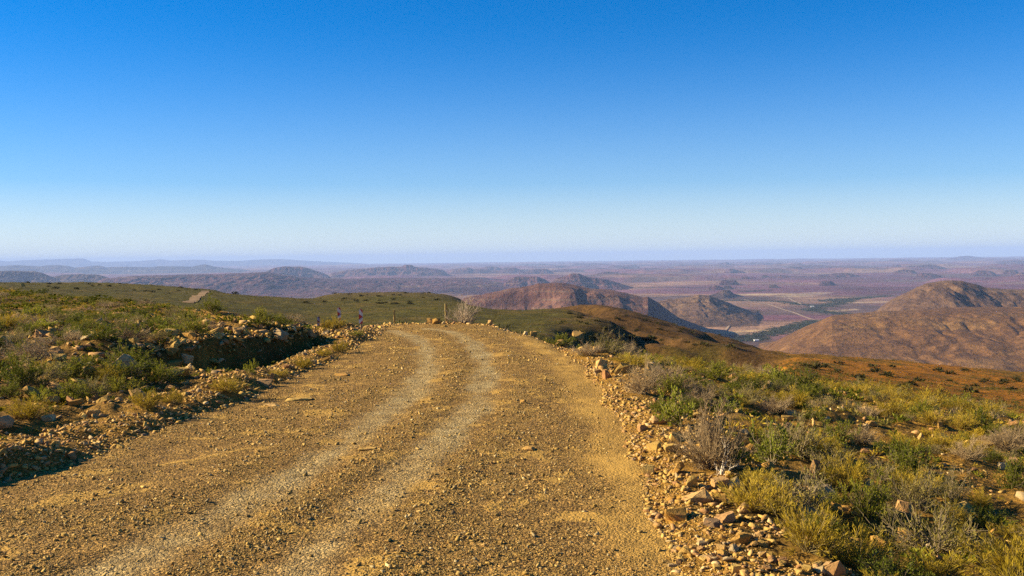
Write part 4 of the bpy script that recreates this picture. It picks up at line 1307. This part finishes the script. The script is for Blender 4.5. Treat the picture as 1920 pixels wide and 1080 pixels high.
def marker(px, py, hpx, label, yaw, lean=0.0, D=None):
    q = ground_at(px, py) if D is None else None
    if q is None:
        q = unproj(px, py, D)
    H = hpx * q[1] / F
    k = H / 1.0
    o = bpy.data.objects.new('striped_marker', None)
    COL.objects.link(o)
    tag(o, label, 'road marker', 'striped road markers on the left verge')
    bm = bmesh.new()
    bmesh.ops.create_cone(bm, segments=10, radius1=.026 * k, radius2=.024 * k, depth=1.22 * k, cap_ends=True, matrix=Matrix.Translation((0, .028 * k, .31 * k)))
    bobj('post', bm, M_pole, o)
    w, zb, zt = .083 * k, .36 * k, .99 * k
    bm = bmesh.new()
    prism(bm, [(-w, zb + .02 * k), (-w + .02 * k, zb), (w - .02 * k, zb), (w, zb + .02 * k), (w, zt - .05 * k), (w - .04 * k, zt - .01 * k), (0, zt), (-w + .04 * k, zt - .01 * k), (-w, zt - .05 * k)], -.004 * k, .004 * k)
    pl = bobj('plate', bm, M_white, o)
    zm = (zb + zt) / 2 - .01 * k
    for nm, poly in (('arrow', [(-w, zm - .115 * k), (w - .004 * k, zm), (-w, zm + .115 * k)]),
                     ('upper_stripe', [(w, zt - .17 * k), (w, zt - .05 * k), (w - .04 * k, zt - .01 * k), (0, zt - .002 * k), (-w + .045 * k, zt - .012 * k)]),
                     ('lower_stripe', [(-w + .02 * k, zb + .001), (w - .02 * k, zb + .001), (w, zb + .02 * k), (w, zb + .15 * k)])):
        bm = bmesh.new()
        prism(bm, poly, -.0075 * k, -.0043 * k)
        bobj(nm, bm, M_redp, pl)
    bm = bmesh.new()
    for z in (zb + .12 * k, zt - .14 * k):
        box(bm, -.03 * k, .03 * k, .0042 * k, .056 * k, z, z + .03 * k)
    bobj('bracket', bm, M_steel, o)
    o.location = [float(c) for c in q]
    o.rotation_euler = (0, lean, yaw)
    PLACED.append((px, py - 20, label, 20))
    return o

marker(676.5, 623, 44, 'nearest striped marker with red arrow pointing right beside the road bend', R(-11), .015)
marker(637, 612, 38, 'middle striped marker behind the bright yellow green cushion', R(-10), -.03)
marker(597, 624, 31, 'dimmest striped marker standing at the end of the dark bank', R(16), .03, 31.0)

def fence_post(px, py, hpx, label, D=None, w=.045):
    q = ground_at(px, py) if D is None else unproj(px, py, D)
    H = hpx * q[1] / F
    bm = bmesh.new()
    box(bm, -w, w, -w, w, -.3, H)
    bmesh.ops.bevel(bm, geom=[e for e in bm.edges if abs(e.verts[0].co.z - e.verts[1].co.z) > .1], offset=w * .3, segments=2, affect='EDGES')
    bmesh.ops.subdivide_edges(bm, edges=[e for e in bm.edges if abs(e.verts[0].co.z - e.verts[1].co.z) > .1], cuts=5)
    for v in bm.verts:
        v.co += Vector((random.uniform(-1, 1), random.uniform(-1, 1), 0)) * .003
    me = bpy.data.meshes.new('fence_post')
    bm.to_mesh(me)
    bm.free()
    me.materials.append(M_fpost)
    o = link('fence_post', me, None, q, label, 'fence post')
    o.rotation_euler = (random.uniform(-.02, .02), random.uniform(-.02, .02), R(12))
    PLACED.append((px, py - 15, label, 15))
fence_post(837, 607, 38, 'tall yellowish fence post left of the bare dead bush', 35.2, .042)
fence_post(739.5, 612, 31, 'thin fence post on the stony rim right of the striped markers', 36.0, .03)
fence_post(644.5, 612, 11, 'short dark stake right of the middle striped marker', 35.0, .03)

# ------------------------------------------------------------------ scattered rocks and shrubs
def free(x, y, r):
    if not OCC:
        return np.ones(len(x), bool)
    A = np.array(OCC)
    d = np.hypot(x[:, None] - A[None, :, 0], y[:, None] - A[None, :, 1])
    return (d > A[None, :, 2] * .85 + r[:, None] * .45).all(1)

def visible(P, top):
    """Is the point's top clear of the ground between it and the camera?"""
    t = np.linspace(.15, .97, 24)
    q = P.copy()
    q[:, 2] += top
    lx, ly = q[:, 0][:, None] * t, q[:, 1][:, None] * t
    lz = CZ + (q[:, 2] - CZ)[:, None] * t
    return (zg(lx, ly) < lz).all(1)

def cand_shrubs():
    g = np.random.default_rng(21)
    X, Y, Rr_, K, Hh = [], [], [], [], []
    def push(x, y, r, k, h):
        X.append(x); Y.append(y); Rr_.append(r); K.append(k); Hh.append(h)
    # right slope
    n = 6500
    y = np.sqrt(g.uniform(5.0 ** 2, 41 ** 2, n))
    x = g.uniform(0, 1, n) * (0.62 * y + 1)
    sR = x - edgeR(np.minimum(y, 36))
    start = np.interp(y, [5, 12, 20, 30, 40], [1.05, .8, .75, .7, .5])
    r = np.clip(g.lognormal(math.log(.165), .42, n), .07, .42)
    patch = fbm(x * .35, y * .35, 3, 91)
    ok = (sR > start + r * .8) & (patch > -.16) & free(x, y, r)
    kind = g.choice(['green', 'mixed', 'twig', 'olive', 'leafy'], n, p=[.32, .20, .10, .36, .02])
    push(x[ok], y[ok], r[ok], kind[ok], (g.uniform(.6, .88, n) * np.interp(y, [8, 20, 34], [1, .85, .62]))[ok])
    # left bank and field
    n = 9000
    y = np.sqrt(g.uniform(8.0 ** 2, 66 ** 2, n))
    x = -g.uniform(0, 1, n) * (0.62 * y + 2)
    sL = edgeL(np.minimum(y, 36)) - x
    r = np.clip(g.lognormal(math.log(.22), .36, n), .09, .44) * np.interp(y, [8, 16, 25, 60], [1.05, 1.05, 1, 1.1])
    u = col_u(x, y)
    dc = np.interp(u, _uc, _dc)
    bankf = (y > 19.5) & (y < 27) & (sL > bank_foot(y) - .25) & (sL < bank_foot(y) + .7)
    patch = fbm(x * .4, y * .4, 3, 93)
    ok = (sL > np.interp(y, [8, 16, 27, 34], [1.5, 1.5, 1.0, 1.4]) + r) & (~bankf | (g.random(n) < .03)) & (patch > np.where(y < 20, -.27, -.5)) & (y < dc * 1.05) & free(x, y, r)
    ok &= ~((u > 560) & (y > 27) & (g.random(n) < .7))
    kind = g.choice(['green', 'mixed', 'twig', 'olive', 'leafy'], n, p=[.60, .17, .08, .12, .03])
    push(x[ok], y[ok], r[ok], kind[ok], (g.uniform(.55, .85, n) * np.interp(y, [10, 25, 50], [1, .8, .5]))[ok])
    X, Y, Q, K, Hh = map(np.concatenate, (X, Y, Rr_, K, Hh))
    # thin out overlaps, big ones first
    order = np.argsort(-Q)
    keep = np.zeros(len(X), bool)
    cell = {}
    for i in order:
        c = (int(X[i] // 1.2), int(Y[i] // 1.2))
        good = True
        for a in (-1, 0, 1):
            for b2 in (-1, 0, 1):
                for j in cell.get((c[0] + a, c[1] + b2), ()):
                    if (X[i] - X[j]) ** 2 + (Y[i] - Y[j]) ** 2 < (np.where(X[i] > 0, .84, .66) * (Q[i] + Q[j])) ** 2:
                        good = False
        if good:
            keep[i] = True
            cell.setdefault(c, []).append(i)
    return X[keep], Y[keep], Q[keep], K[keep], Hh[keep]

sx, sy, sr, skd, shh = cand_shrubs()
sz = zg(sx, sy) - .02
SP = np.stack([sx, sy, sz], -1)
spx, spy, sd = project(SP)
seen = visible(SP, sr * shh * 1.2) & (spx > -20) & (spx < 1940) & (spy < 1300)
size = sr / sd * F * 2

def zone(px, py, x, y):
    left = x < (edgeL(min(y, 36.0)) + edgeR(min(y, 36.0))) / 2
    if left:
        if y < 20:
            return 'on the rocky ground left of the road'
        if px > 590:
            return 'on the verge by the striped markers'
        return 'on the flat field beyond the left bank' if y > 27 else 'around the dark left bank'
    if y < 11:
        return 'in the right foreground'
    if y < 20:
        return 'on the middle of the right slope'
    return 'near the crest of the right slope'

COLW = {'green': 'dull green fine leaved shrub', 'olive': 'golden green brushy shrub', 'twig': 'grey brown twiggy shrub', 'mixed': 'grey green shrub with twigs showing', 'leafy': 'yellow green leafy bush', 'bare': 'bare bush'}

PLUR = {'green': 'green shrubs', 'olive': 'golden green shrubs', 'twig': 'twiggy dry shrubs', 'mixed': 'grey green shrubs', 'leafy': 'leafy bushes', 'bare': 'bare bushes'}

def side_of(dx, dy, w):
    if abs(dx) > abs(dy) * 1.2:
        return 'just right of' if dx > 0 else 'just left of'
    return 'just in front of' if dy > 0 else 'just behind'

USED = set()
def relation(px, py, w, word, lim=95):
    """Words that tie a thing to a named neighbour, each used once."""
    best = None
    for hx, hy, short, hw in PLACED:
        if not short or len(short.split()) > 4:
            continue
        d = math.hypot(px - hx, (py - hy) * 1.4) - hw * .4
        if d < lim and (best is None or d < best[0]):
            sd_ = side_of(px - hx, py - hy, hw)
            key = (word, sd_ if d < lim * .45 else sd_.replace('just', 'a little way') if 'of' in sd_ else sd_.replace('just', 'some way'), short)
            if key not in USED:
                best = (d, key)
    if best is None:
        return None
    USED.add(best[1])
    return f'{best[1][0]} {best[1][1]} the {best[1][2]}'

idx = np.nonzero(seen)[0]
idx = idx[np.argsort(-size[idx])]
LIM = {'green': 105, 'olive': 105, 'leafy': 20, 'twig': 150, 'mixed': 150}
cnt = {k: 0 for k in LIM}
solo = np.zeros(len(sx), bool)
for i in idx:
    k = str(skd[i])
    if cnt[k] >= LIM[k]:
        continue
    cnt[k] += 1
    solo[i] = True
    zn_ = zone(spx[i], spy[i], sx[i], float(sy[i]))
    sw = 'tiny' if size[i] < 14 else 'small' if size[i] < 26 else 'medium sized' if size[i] < 52 else 'large'
    lab = relation(spx[i], spy[i], size[i], COLW[k])
    plant(k, SP[i], sr[i] * 2.1, sr[i] * shh[i] * 1.35, lab or f'{sw} {COLW[k]} {zn_}', f'{PLUR[k]} {zn_}', parts=size[i] > 46)

# the rest of the scrub, and what grows just outside the frame
parts_v, parts_f, parts_r, parts_l, parts_m, off = [], [], [], [], [], 0
mats = []
for k in ('green', 'olive', 'twig', 'mixed', 'leafy'):
    j = np.nonzero((skd == k) & ~solo)[0]
    if not len(j):
        continue
    s3 = np.stack([sr[j] * 2.1 / 1.0, sr[j] * 2.1, sr[j] * shh[j] * 1.35 / (KINDS[k]['flat'] * .62)], -1)
    v, f, r, l = scatter(LODS[k], SP[j], s3, .06, seed=31 + len(k))
    parts_v.append(v); parts_f.append(f + off); parts_r.append(r); parts_l.append(l)
    parts_m.append(np.full(len(f), len(mats)))
    mats.append(MLs[k])
    off += len(v)
link('scrub', mesh_np('scrub', np.vstack(parts_v), [np.vstack(parts_f)], mats, {'rnd': np.concatenate(parts_r), 'leaf': np.concatenate(parts_l)}, mi=np.concatenate(parts_m)),
     kind='stuff', label='low karoo scrub filling the gaps between the larger shrubs', cat='scrub')

# grass-like tufts and bits of dry growth close to the soil
def ground_cover():
    g = np.random.default_rng(33)
    n = 20000
    side = g.random(n) < .42
    y = np.where(side, np.sqrt(g.uniform(25, 40 ** 2, n)), np.sqrt(g.uniform(64, 62 ** 2, n)))
    x = np.where(side, g.uniform(0, 1, n) * (.62 * y + 1), -g.uniform(0, 1, n) * (.62 * y + 2))
    yc = np.minimum(y, 36)
    sR, sL = x - edgeR(yc), edgeL(yc) - x
    pt = fbm(x * .6, y * .6, 3, 95)
    bankf = (y > 19.5) & (y < 27) & (sL > bank_foot(y) - .6) & (sL < bank_foot(y) + .5)
    dc = np.interp(col_u(x, y), _uc, _dc)
    ok = np.where(side, sR > 1.15, sL > 1.25) & (pt > np.where(side, -.05, -.3)) & ~bankf & (y < dc * 1.04)
    x, y = x[ok], y[ok]
    s = np.clip(g.lognormal(math.log(.15), .4, len(x)), .05, .34)
    P = np.stack([x, y, zg(x, y) - .01], -1)
    kk = np.where(x < 0, g.choice(4, len(x), p=[.55, .14, .13, .18]), g.choice(4, len(x), p=[.32, .33, .17, .18]))
    vs, fs, rs, ls, ms, off = [], [], [], [], [], 0
    for j, k in enumerate(('green', 'olive', 'twig', 'mixed')):
        m = kk == j
        pr = [tiny(k, 400 + j * 10 + q) for q in range(5)]
        v, f, r, l = scatter(pr, P[m], np.stack([s[m] * 1.2, s[m] * 1.2, s[m] * 1.1], -1), .1, seed=51 + j)
        vs.append(v); fs.append(f + off); rs.append(r); ls.append(l); ms.append(np.full(len(f), j))
        off += len(v)
    link('ground_cover', mesh_np('ground_cover', np.vstack(vs), [np.vstack(fs)], [MLs[k] for k in ('green', 'olive', 'twig', 'mixed')],
         {'rnd': np.concatenate(rs), 'leaf': np.concatenate(ls)}, mi=np.concatenate(ms)), kind='stuff', label='small tufts and dry growth close to the stony soil', cat='ground cover')

def tiny(kind, seed, n=34):
    """A small tuft of about thirty blades, unit width."""
    g = np.random.default_rng(seed)
    th_, el = g.uniform(0, 6.283, n), np.arccos(1 - .9 * g.random(n))
    d = np.stack([np.sin(el) * np.cos(th_), np.sin(el) * np.sin(th_), np.cos(el) + .15], -1)
    P = d * g.uniform(.05, .34, n)[:, None] * np.array([1, 1, .8])
    wd = {'green': .10, 'olive': .05, 'twig': .035, 'mixed': .07}[kind]
    pm = PlantMesh()
    pm.leaves(P, unit(d + g.normal(0, .35, (n, 3))), g.uniform(.16, .36, n), wd, g.random(n), g)
    A = pm.arrays(0)
    return A
ground_cover()

# far scrub on the plateau, the olive slope and the dark spur: dots of growth, then separate dark bushes
MFAR = {'green': mat_plant('far_green_foliage', [(0, (.035, .034, .005)), (.6, (.075, .068, .009)), (1, (.13, .105, .016))], False, .2),
        'olive': mat_plant('far_olive_foliage', [(0, (.08, .058, .008)), (.6, (.14, .10, .012)), (1, (.21, .145, .02))], False, .2),
        'mixed': mat_plant('far_brown_foliage', [(0, (.05, .036, .012)), (1, (.15, .105, .035))], False, .2)}
def far_scrub():
    g = np.random.default_rng(35)
    n = 95000
    u = g.uniform(-150, 2050, n)
    dc = np.interp(u, _uc, _dc)
    D = np.exp(g.uniform(np.log(dc * 1.02), math.log(720), n))
    x, y = (u - 960) / F * D, D
    pt = fbm(x * .03, y * .03, 4, 97)
    pr = np.where(u > 1350, .55 + .9 * pt, np.where((u > 1000) & (D > 160), .5 + .5 * pt, .42 + .5 * pt))
    ok = g.random(n) < pr
    x, y, u, D = x[ok], y[ok], u[ok], D[ok]
    P = np.stack([x, y, zg(x, y) - .03], -1)
    vis = visible(P, np.full(len(x), .8))
    P, u, D = P[vis], u[vis], D[vis]
    s = np.clip(g.lognormal(math.log(.5), .35, len(P)), .2, 1.3) * np.interp(D, [40, 120, 700], [.7, 1.0, 1.5])
    s = np.where(u < 1000, s * .95, s)
    hgt = np.where(u < 1000, .85, .8)
    kk = np.where(u > 1350, g.choice(3, len(P), p=[.55, .3, .15]), g.choice(3, len(P), p=[.45, .4, .15]))
    vs, fs, rs, ls, ms, off = [], [], [], [], [], 0
    for j, k in enumerate(('green', 'olive', 'mixed')):
        m = kk == j
        v, f, r, l = scatter([tiny(k, 500 + j * 10 + q, 22) for q in range(5)], P[m], np.stack([s[m], s[m], s[m] * hgt[m]], -1), .1, seed=61 + j)
        vs.append(v); fs.append(f + off); rs.append(r); ls.append(l); ms.append(np.full(len(f), j))
        off += len(v)
    link('far_scrub', mesh_np('far_scrub', np.vstack(vs), [np.vstack(fs)], [MFAR[k] for k in ('green', 'olive', 'mixed')],
         {'rnd': np.concatenate(rs), 'leaf': np.concatenate(ls)}, mi=np.concatenate(ms)), kind='stuff', label='dotted scrub over the green plateau and the olive slope', cat='scrub')
far_scrub()
me_far = []
for q_ in range(5):
    A_ = tiny('green', 700 + q_, 60)
    me_far.append(mesh_np('distant_bush', A_[0], [A_[1]], [mat_plant('distant_bush_foliage', [(0, (.02, .02, .004)), (1, (.06, .052, .009))], True, .15) if not me_far else me_far[0].materials[0]], {'leaf': A_[2]}))
def distant_bushes():
    g = np.random.default_rng(71)
    spots = [(g.uniform(560, 900), g.uniform(549, 572), 1.5) for _ in range(42)]
    spots += [(g.uniform(432, 530), 544 + (q - .5) * 8 + (g.random() ** 2) * 9, 2.1) for q in g.random(26)]
    spots += [(g.uniform(40, 420), g.uniform(530, 552), 1.5) for _ in range(30)]
    spots += [(g.uniform(1040, 1380), g.uniform(588, 652), 1.3) for _ in range(45)]
    spots += [(g.uniform(1420, 1910), g.uniform(678, 745), 1.3) for _ in range(45)]
    for u, py, s in spots:
        Dn = np.exp(np.linspace(math.log(110), math.log(760), 500))
        P = unproj(np.full_like(Dn, u), np.full_like(Dn, py), Dn)
        h = P[:, 2] - zg(P[:, 0], P[:, 1])
        i = int(np.argmax(h < 0))
        if i < 2:
            continue
        q = P[i]
        z = float(zg(q[0], q[1]))
        if not visible(np.array([[q[0], q[1], z]]), np.array([1.2]))[0]:
            continue
        s = s * g.uniform(.8, 1.7)
        where = ('along the edge of the plateau behind the far road' if 430 < u < 535 else 'on the green plateau at far left' if u < 430 else 'on the green mound behind the road' if u < 1000 else 'on the dark spur right of the bend' if u < 1400 else 'on the olive and orange slope')
        o = link('distant_bush', me_far[int(g.integers(0, 5))], None, (q[0], q[1], z - .1), 'distant dark bush ' + where, 'bush', 'distant bushes ' + where)
        o.scale = (s * 1.5, s * 1.5, s * .95)
        o.rotation_euler = (0, 0, g.uniform(0, 6))
distant_bushes()

# rubble along both verges and loose stones over the slopes
def cand_stones():
    g = np.random.default_rng(41)
    out = []
    def strip(n, side, w0, w1, smin, a, smax, y0=5.0, y1=35.5, pw=1.6):
        y = np.exp(g.uniform(math.log(y0), math.log(y1), n))
        w = w0 + (w1 - w0) * g.random(n) ** pw
        x = edgeR(y) + w if side > 0 else edgeL(y) - w
        s = np.minimum(smin * (1 + g.pareto(a, n)), smax)
        out.append(np.stack([x, y, s], -1))
    strip(17000, 1, -.02, 1.25, .013, 1.9, .078, pw=1.3)
    strip(20000, -1, -.08, 1.2, .015, 2.0, .10, 8.0, 34, pw=1.25)
    q_ = out[-1]
    kp = g.random(len(q_)) < np.clip(.75 + 1.1 * fbm(q_[:, 0] * .8, q_[:, 1] * .8, 3, 99), .2, 1)
    out[-1] = q_[kp]
    strip(300, 1, .25, 1.4, .06, 3.0, .18, pw=1.0)
    strip(240, -1, .1, 1.6, .06, 3.0, .17, 8.0, 30, pw=1.0)
    # the rim at the bend
    n = 2600
    t = g.random(n)
    yy_ = np.interp(t, [0, 1], [29, 35.6])
    x = edgeR(yy_) + g.uniform(-.1, .9, n)
    s = np.minimum(.03 * (1 + g.pareto(2.2, n)), .17)
    out.append(np.stack([x, yy_ + g.uniform(0, .5, n), s], -1))
    n = 1500
    x = g.uniform(-4.6, 0.4, n)
    ytop = np.array([_eRy[np.argmin(np.abs(_eRx - v))] for v in x])
    ytop = np.interp(-x, -_eRx[6:14], _eRy[6:14])
    out.append(np.stack([x, ytop + g.normal(.25, .22, n), np.minimum(.035 * (1 + g.pareto(2.2, n)), .18)], -1))
    # verge by the markers
    n = 1500
    y = g.uniform(26.5, 36, n)
    x = edgeL(np.minimum(y, 31.8)) - g.uniform(0, 3.2, n) ** 1.0
    out.append(np.stack([x, y, np.minimum(.035 * (1 + g.pareto(2.1, n)), .2)], -1))
    # dark bank face and its foot
    n = 420
    y = g.uniform(19.6, 27, n)
    x = edgeL(y) - bank_foot(y) - g.uniform(-.25, .9, n)
    out.append(np.stack([x, y, np.minimum(.06 * (1 + g.pareto(2.2, n)), .22)], -1))
    # slopes
    n = 5200
    y = np.sqrt(g.uniform(25, 38 ** 2, n))
    x = g.random(n) * (.62 * y + 1)
    k = x - edgeR(y) > 1.3
    out.append(np.stack([x, y, np.minimum(.035 * (1 + g.pareto(1.8, n)), .3)], -1)[k])
    n = 6500
    y = np.sqrt(g.uniform(64, 34 ** 2, n))
    x = -g.random(n) * (.62 * y + 2)
    k = (edgeL(y) - x > 1.2) & (y > 9)
    out.append(np.stack([x, y, np.minimum(.062 * (1 + g.pareto(1.8, n)), .34)], -1)[k])
    return np.vstack(out)

st = cand_stones()
st = st[free(st[:, 0], st[:, 1], st[:, 2] * .5)]
tz = zg(st[:, 0], st[:, 1])
TP = np.stack([st[:, 0], st[:, 1], tz], -1)
tpx, tpy, td = project(TP)
tsz = st[:, 2] / td * F
tseen = visible(TP, st[:, 2] * .7) & (tpx > 0) & (tpx < 1920) & (tpy < 1080) & (tpy > 500)
# not inside a shrub
A = np.stack([sx, sy, sr], -1)
for s0 in range(0, len(A), 200):
    a = A[s0:s0 + 200]
    big = np.nonzero(tseen & (tsz > 7))[0]
    d = np.hypot(st[big, 0][:, None] - a[None, :, 0], st[big, 1][:, None] - a[None, :, 1])
    tseen[big[(d < a[None, :, 2] * .8).any(1)]] = False
ti = np.nonzero(tseen)[0]
ti = ti[np.argsort(-tsz[ti])][:300 - len([o for o in S.objects if o.name.startswith('rock')])]
tsolo = np.zeros(len(st), bool)
tsolo[ti] = True
PR = []
for i in range(14):
    g = np.random.default_rng(800 + i)
    d = (1, g.uniform(.6, .95), g.uniform(.34, .75))
    o = rock_obj((0, 0, 0), d, (0, 0, 0), '')
    PR.append(o.data)
    bpy.data.objects.remove(o)
def szone(px, py, x, y):
    yc = min(y, 36.0)
    if float(x - edgeR(yc)) > -.2:
        return 'in the rubble of the right verge' if float(x - edgeR(yc)) < 1.7 else 'among the shrubs of the right slope'
    if float(edgeL(yc) - x) < 1.7:
        return 'in the rubble of the left verge'
    return 'on the face or foot of the dark left bank' if 19 < y < 27.5 else 'among the shrubs left of the road'
rg = random.Random(9)
for i in ti:
    s = float(st[i, 2])
    sw = 'small angular' if tsz[i] < 12 else 'angular' if tsz[i] < 20 else 'large angular'
    lab = relation(tpx[i], tpy[i], tsz[i], 'stone', 85)
    if lab:
        lab = 'angular ' + lab
    zz = szone(tpx[i], tpy[i], st[i, 0], float(st[i, 1]))
    o = link('rock', PR[rg.randrange(14)], None, (st[i, 0], st[i, 1], tz[i] + s * .14), lab or f'{sw} stone {zz}', 'rock', f'stones {zz}')
    o.scale = (s * rg.uniform(.9, 1.3), s * rg.uniform(.8, 1.1), s * rg.uniform(.8, 1.2))
    o.rotation_euler = (rg.gauss(0, .22), rg.gauss(0, .28), rg.uniform(0, 6.28))
j = np.nonzero(~tsolo)[0]
s = st[j, 2]
g = np.random.default_rng(43)
s3 = np.stack([s * g.uniform(.9, 1.35, len(s)), s * g.uniform(.75, 1.1, len(s)), s * g.uniform(.5, .95, len(s))], -1)
v, f, r, _ = scatter(MIDS + LOW[:4], TP[j] + np.array([0, 0, 1.0]) * (s * .12)[:, None], s3, .35, seed=44)
link('rubble', mesh_np('rubble', v, [f], [M_rub], {'rnd': r}), kind='stuff', label='broken stones heaped along both edges of the road', cat='rubble')

# ------------------------------------------------------------------ river trees and farms on the plain
M_rtree = mat_plant('river_tree_foliage', [(0, (.02, .026, .012)), (.5, (.035, .045, .018)), (1, (.06, .07, .03))], False, .1)
def river():
    g = np.random.default_rng(55)
    bands = [([(1362, 632), (1385, 633), (1415, 631), (1442, 626), (1462, 621), (1490, 613), (1515, 606), (1535, 601)], 75, 1000),
             ([(1370, 637), (1400, 638), (1425, 634)], 45, 260),
             ([(1597, 590), (1560, 585.5), (1522, 580), (1530, 577), (1546, 574), (1580, 566), (1592, 560)], 85, 900),
             ([(1592, 560), (1627, 555.5), (1665, 553.5)], 80, 330),
             ([(1440, 563), (1470, 564.5), (1500, 571), (1525, 573)], 60, 260),
             ([(1545, 563), (1580, 559)], 120, 250),
             ([(1170, 539), (1300, 538.5), (1420, 539)], 60, 300), ([(1350, 563), (1440, 563)], 60, 240), ([(1390, 548), (1440, 545), (1445, 545)], 50, 120),
             ([(1530, 538), (1590, 537), (1620, 536.5)], 60, 160)]
    Q, SZ = [], []
    for px, w, n in bands:
        P = np.array([unproj_z(a, c, FLOOR)[:2] for a, c in px])
        s_ = np.concatenate([[0], np.cumsum(np.hypot(*np.diff(P, axis=0).T))])
        t = g.uniform(0, s_[-1], n)
        x = np.interp(t, s_, P[:, 0]) + g.normal(0, w * .5, n)
        y = np.interp(t, s_, P[:, 1]) + g.normal(0, w * .5, n)
        Q.append(np.stack([x, y, floor_z(x, y) - .5], -1))
        SZ.append(g.uniform(9, 22, n))
    Q, SZ = np.vstack(Q), np.concatenate(SZ)
    v, f, r, l = scatter([tiny('green', 900 + q, 26) for q in range(6)], Q, np.stack([SZ * 1.5, SZ * 1.5, SZ * .8], -1), .1, seed=57)
    v2 = v
    link('treeline', mesh_np('treeline', v2, [f], [M_rtree], {'rnd': r, 'leaf': l}), kind='stuff', label='dark band of trees following the river across the plain', cat='treeline')
river()

M_lime = mat_plain('limewash', (0.82, 0.80, 0.76), .8, .05, .5)
M_tin = mat_plain('tin_roof', (0.62, 0.6, 0.58), .5, .1, .5)
M_door = mat_plain('farm_door', (0.12, .08, .05), .8, .1, .5)
def farmhouse(px, py, w, label, rz):
    q = unproj_z(px, py, FLOOR)
    q[2] = float(floor_z(q[0], q[1]))
    o = bpy.data.objects.new('farmhouse', None)
    COL.objects.link(o)
    tag(o, label, 'farmhouse')
    L, Dp, H = w * q[1] / F, 11.0, 5.0
    bm = bmesh.new()
    box(bm, -L / 2, L / 2, -Dp / 2, Dp / 2, -3, H)
    wl = bobj('wall', bm, M_lime, o)
    bm = bmesh.new()
    prism(bm, [(-Dp / 2 - .6, H + .01), (Dp / 2 + .6, H + .01), (0, H + 3.2)], -L / 2 - .5, L / 2 + .5)
    rf = bobj('roof', bm, M_tin, o)
    rf.rotation_euler = (0, 0, math.pi / 2)
    bm = bmesh.new()
    box(bm, -1.0, 1.0, -Dp / 2 - .08, -Dp / 2 - .005, 0, 2.6)
    bobj('door', bm, M_door, o)
    for sx_ in (-.3, .3):
        bm = bmesh.new()
        box(bm, sx_ * L - .9, sx_ * L + .9, -Dp / 2 - .07, -Dp / 2 - .005, 1.4, 3.0)
        bobj('window', bm, M_door, o)
    o.location = [float(c) for c in q]
    o.rotation_euler = (0, 0, rz)
farmhouse(1418, 639, 9, 'white farm building among the nearer river trees', .2)
farmhouse(1523, 575.5, 6, 'far white farm building where the short pale track meets the trees', -.2)

# ------------------------------------------------------------------ air
HAZE_D, HAZE_C = 2.3e-5, (0.43, 0.59, 1.0)
bm = bmesh.new()
bmesh.ops.create_cube(bm, size=1)
me = bpy.data.meshes.new('haze')
bm.to_mesh(me)
bm.free()
b = NB('haze_air')
vp = b.n('ShaderNodeVolumePrincipled')
vp.inputs['Density'].default_value = HAZE_D
vp.inputs['Color'].default_value = (*HAZE_C, 1)
vp.inputs['Anisotropy'].default_value = 0.0
b.t.links.new(vp.outputs[0], b.out.inputs['Volume'])
me.materials.append(b.m)
hz = link('haze', me, kind='stuff', label='thin blue haze over the far valley and mountains', cat='haze')
hz.scale = (170000, 170000, 724)
hz.location = (0, 0, -42)
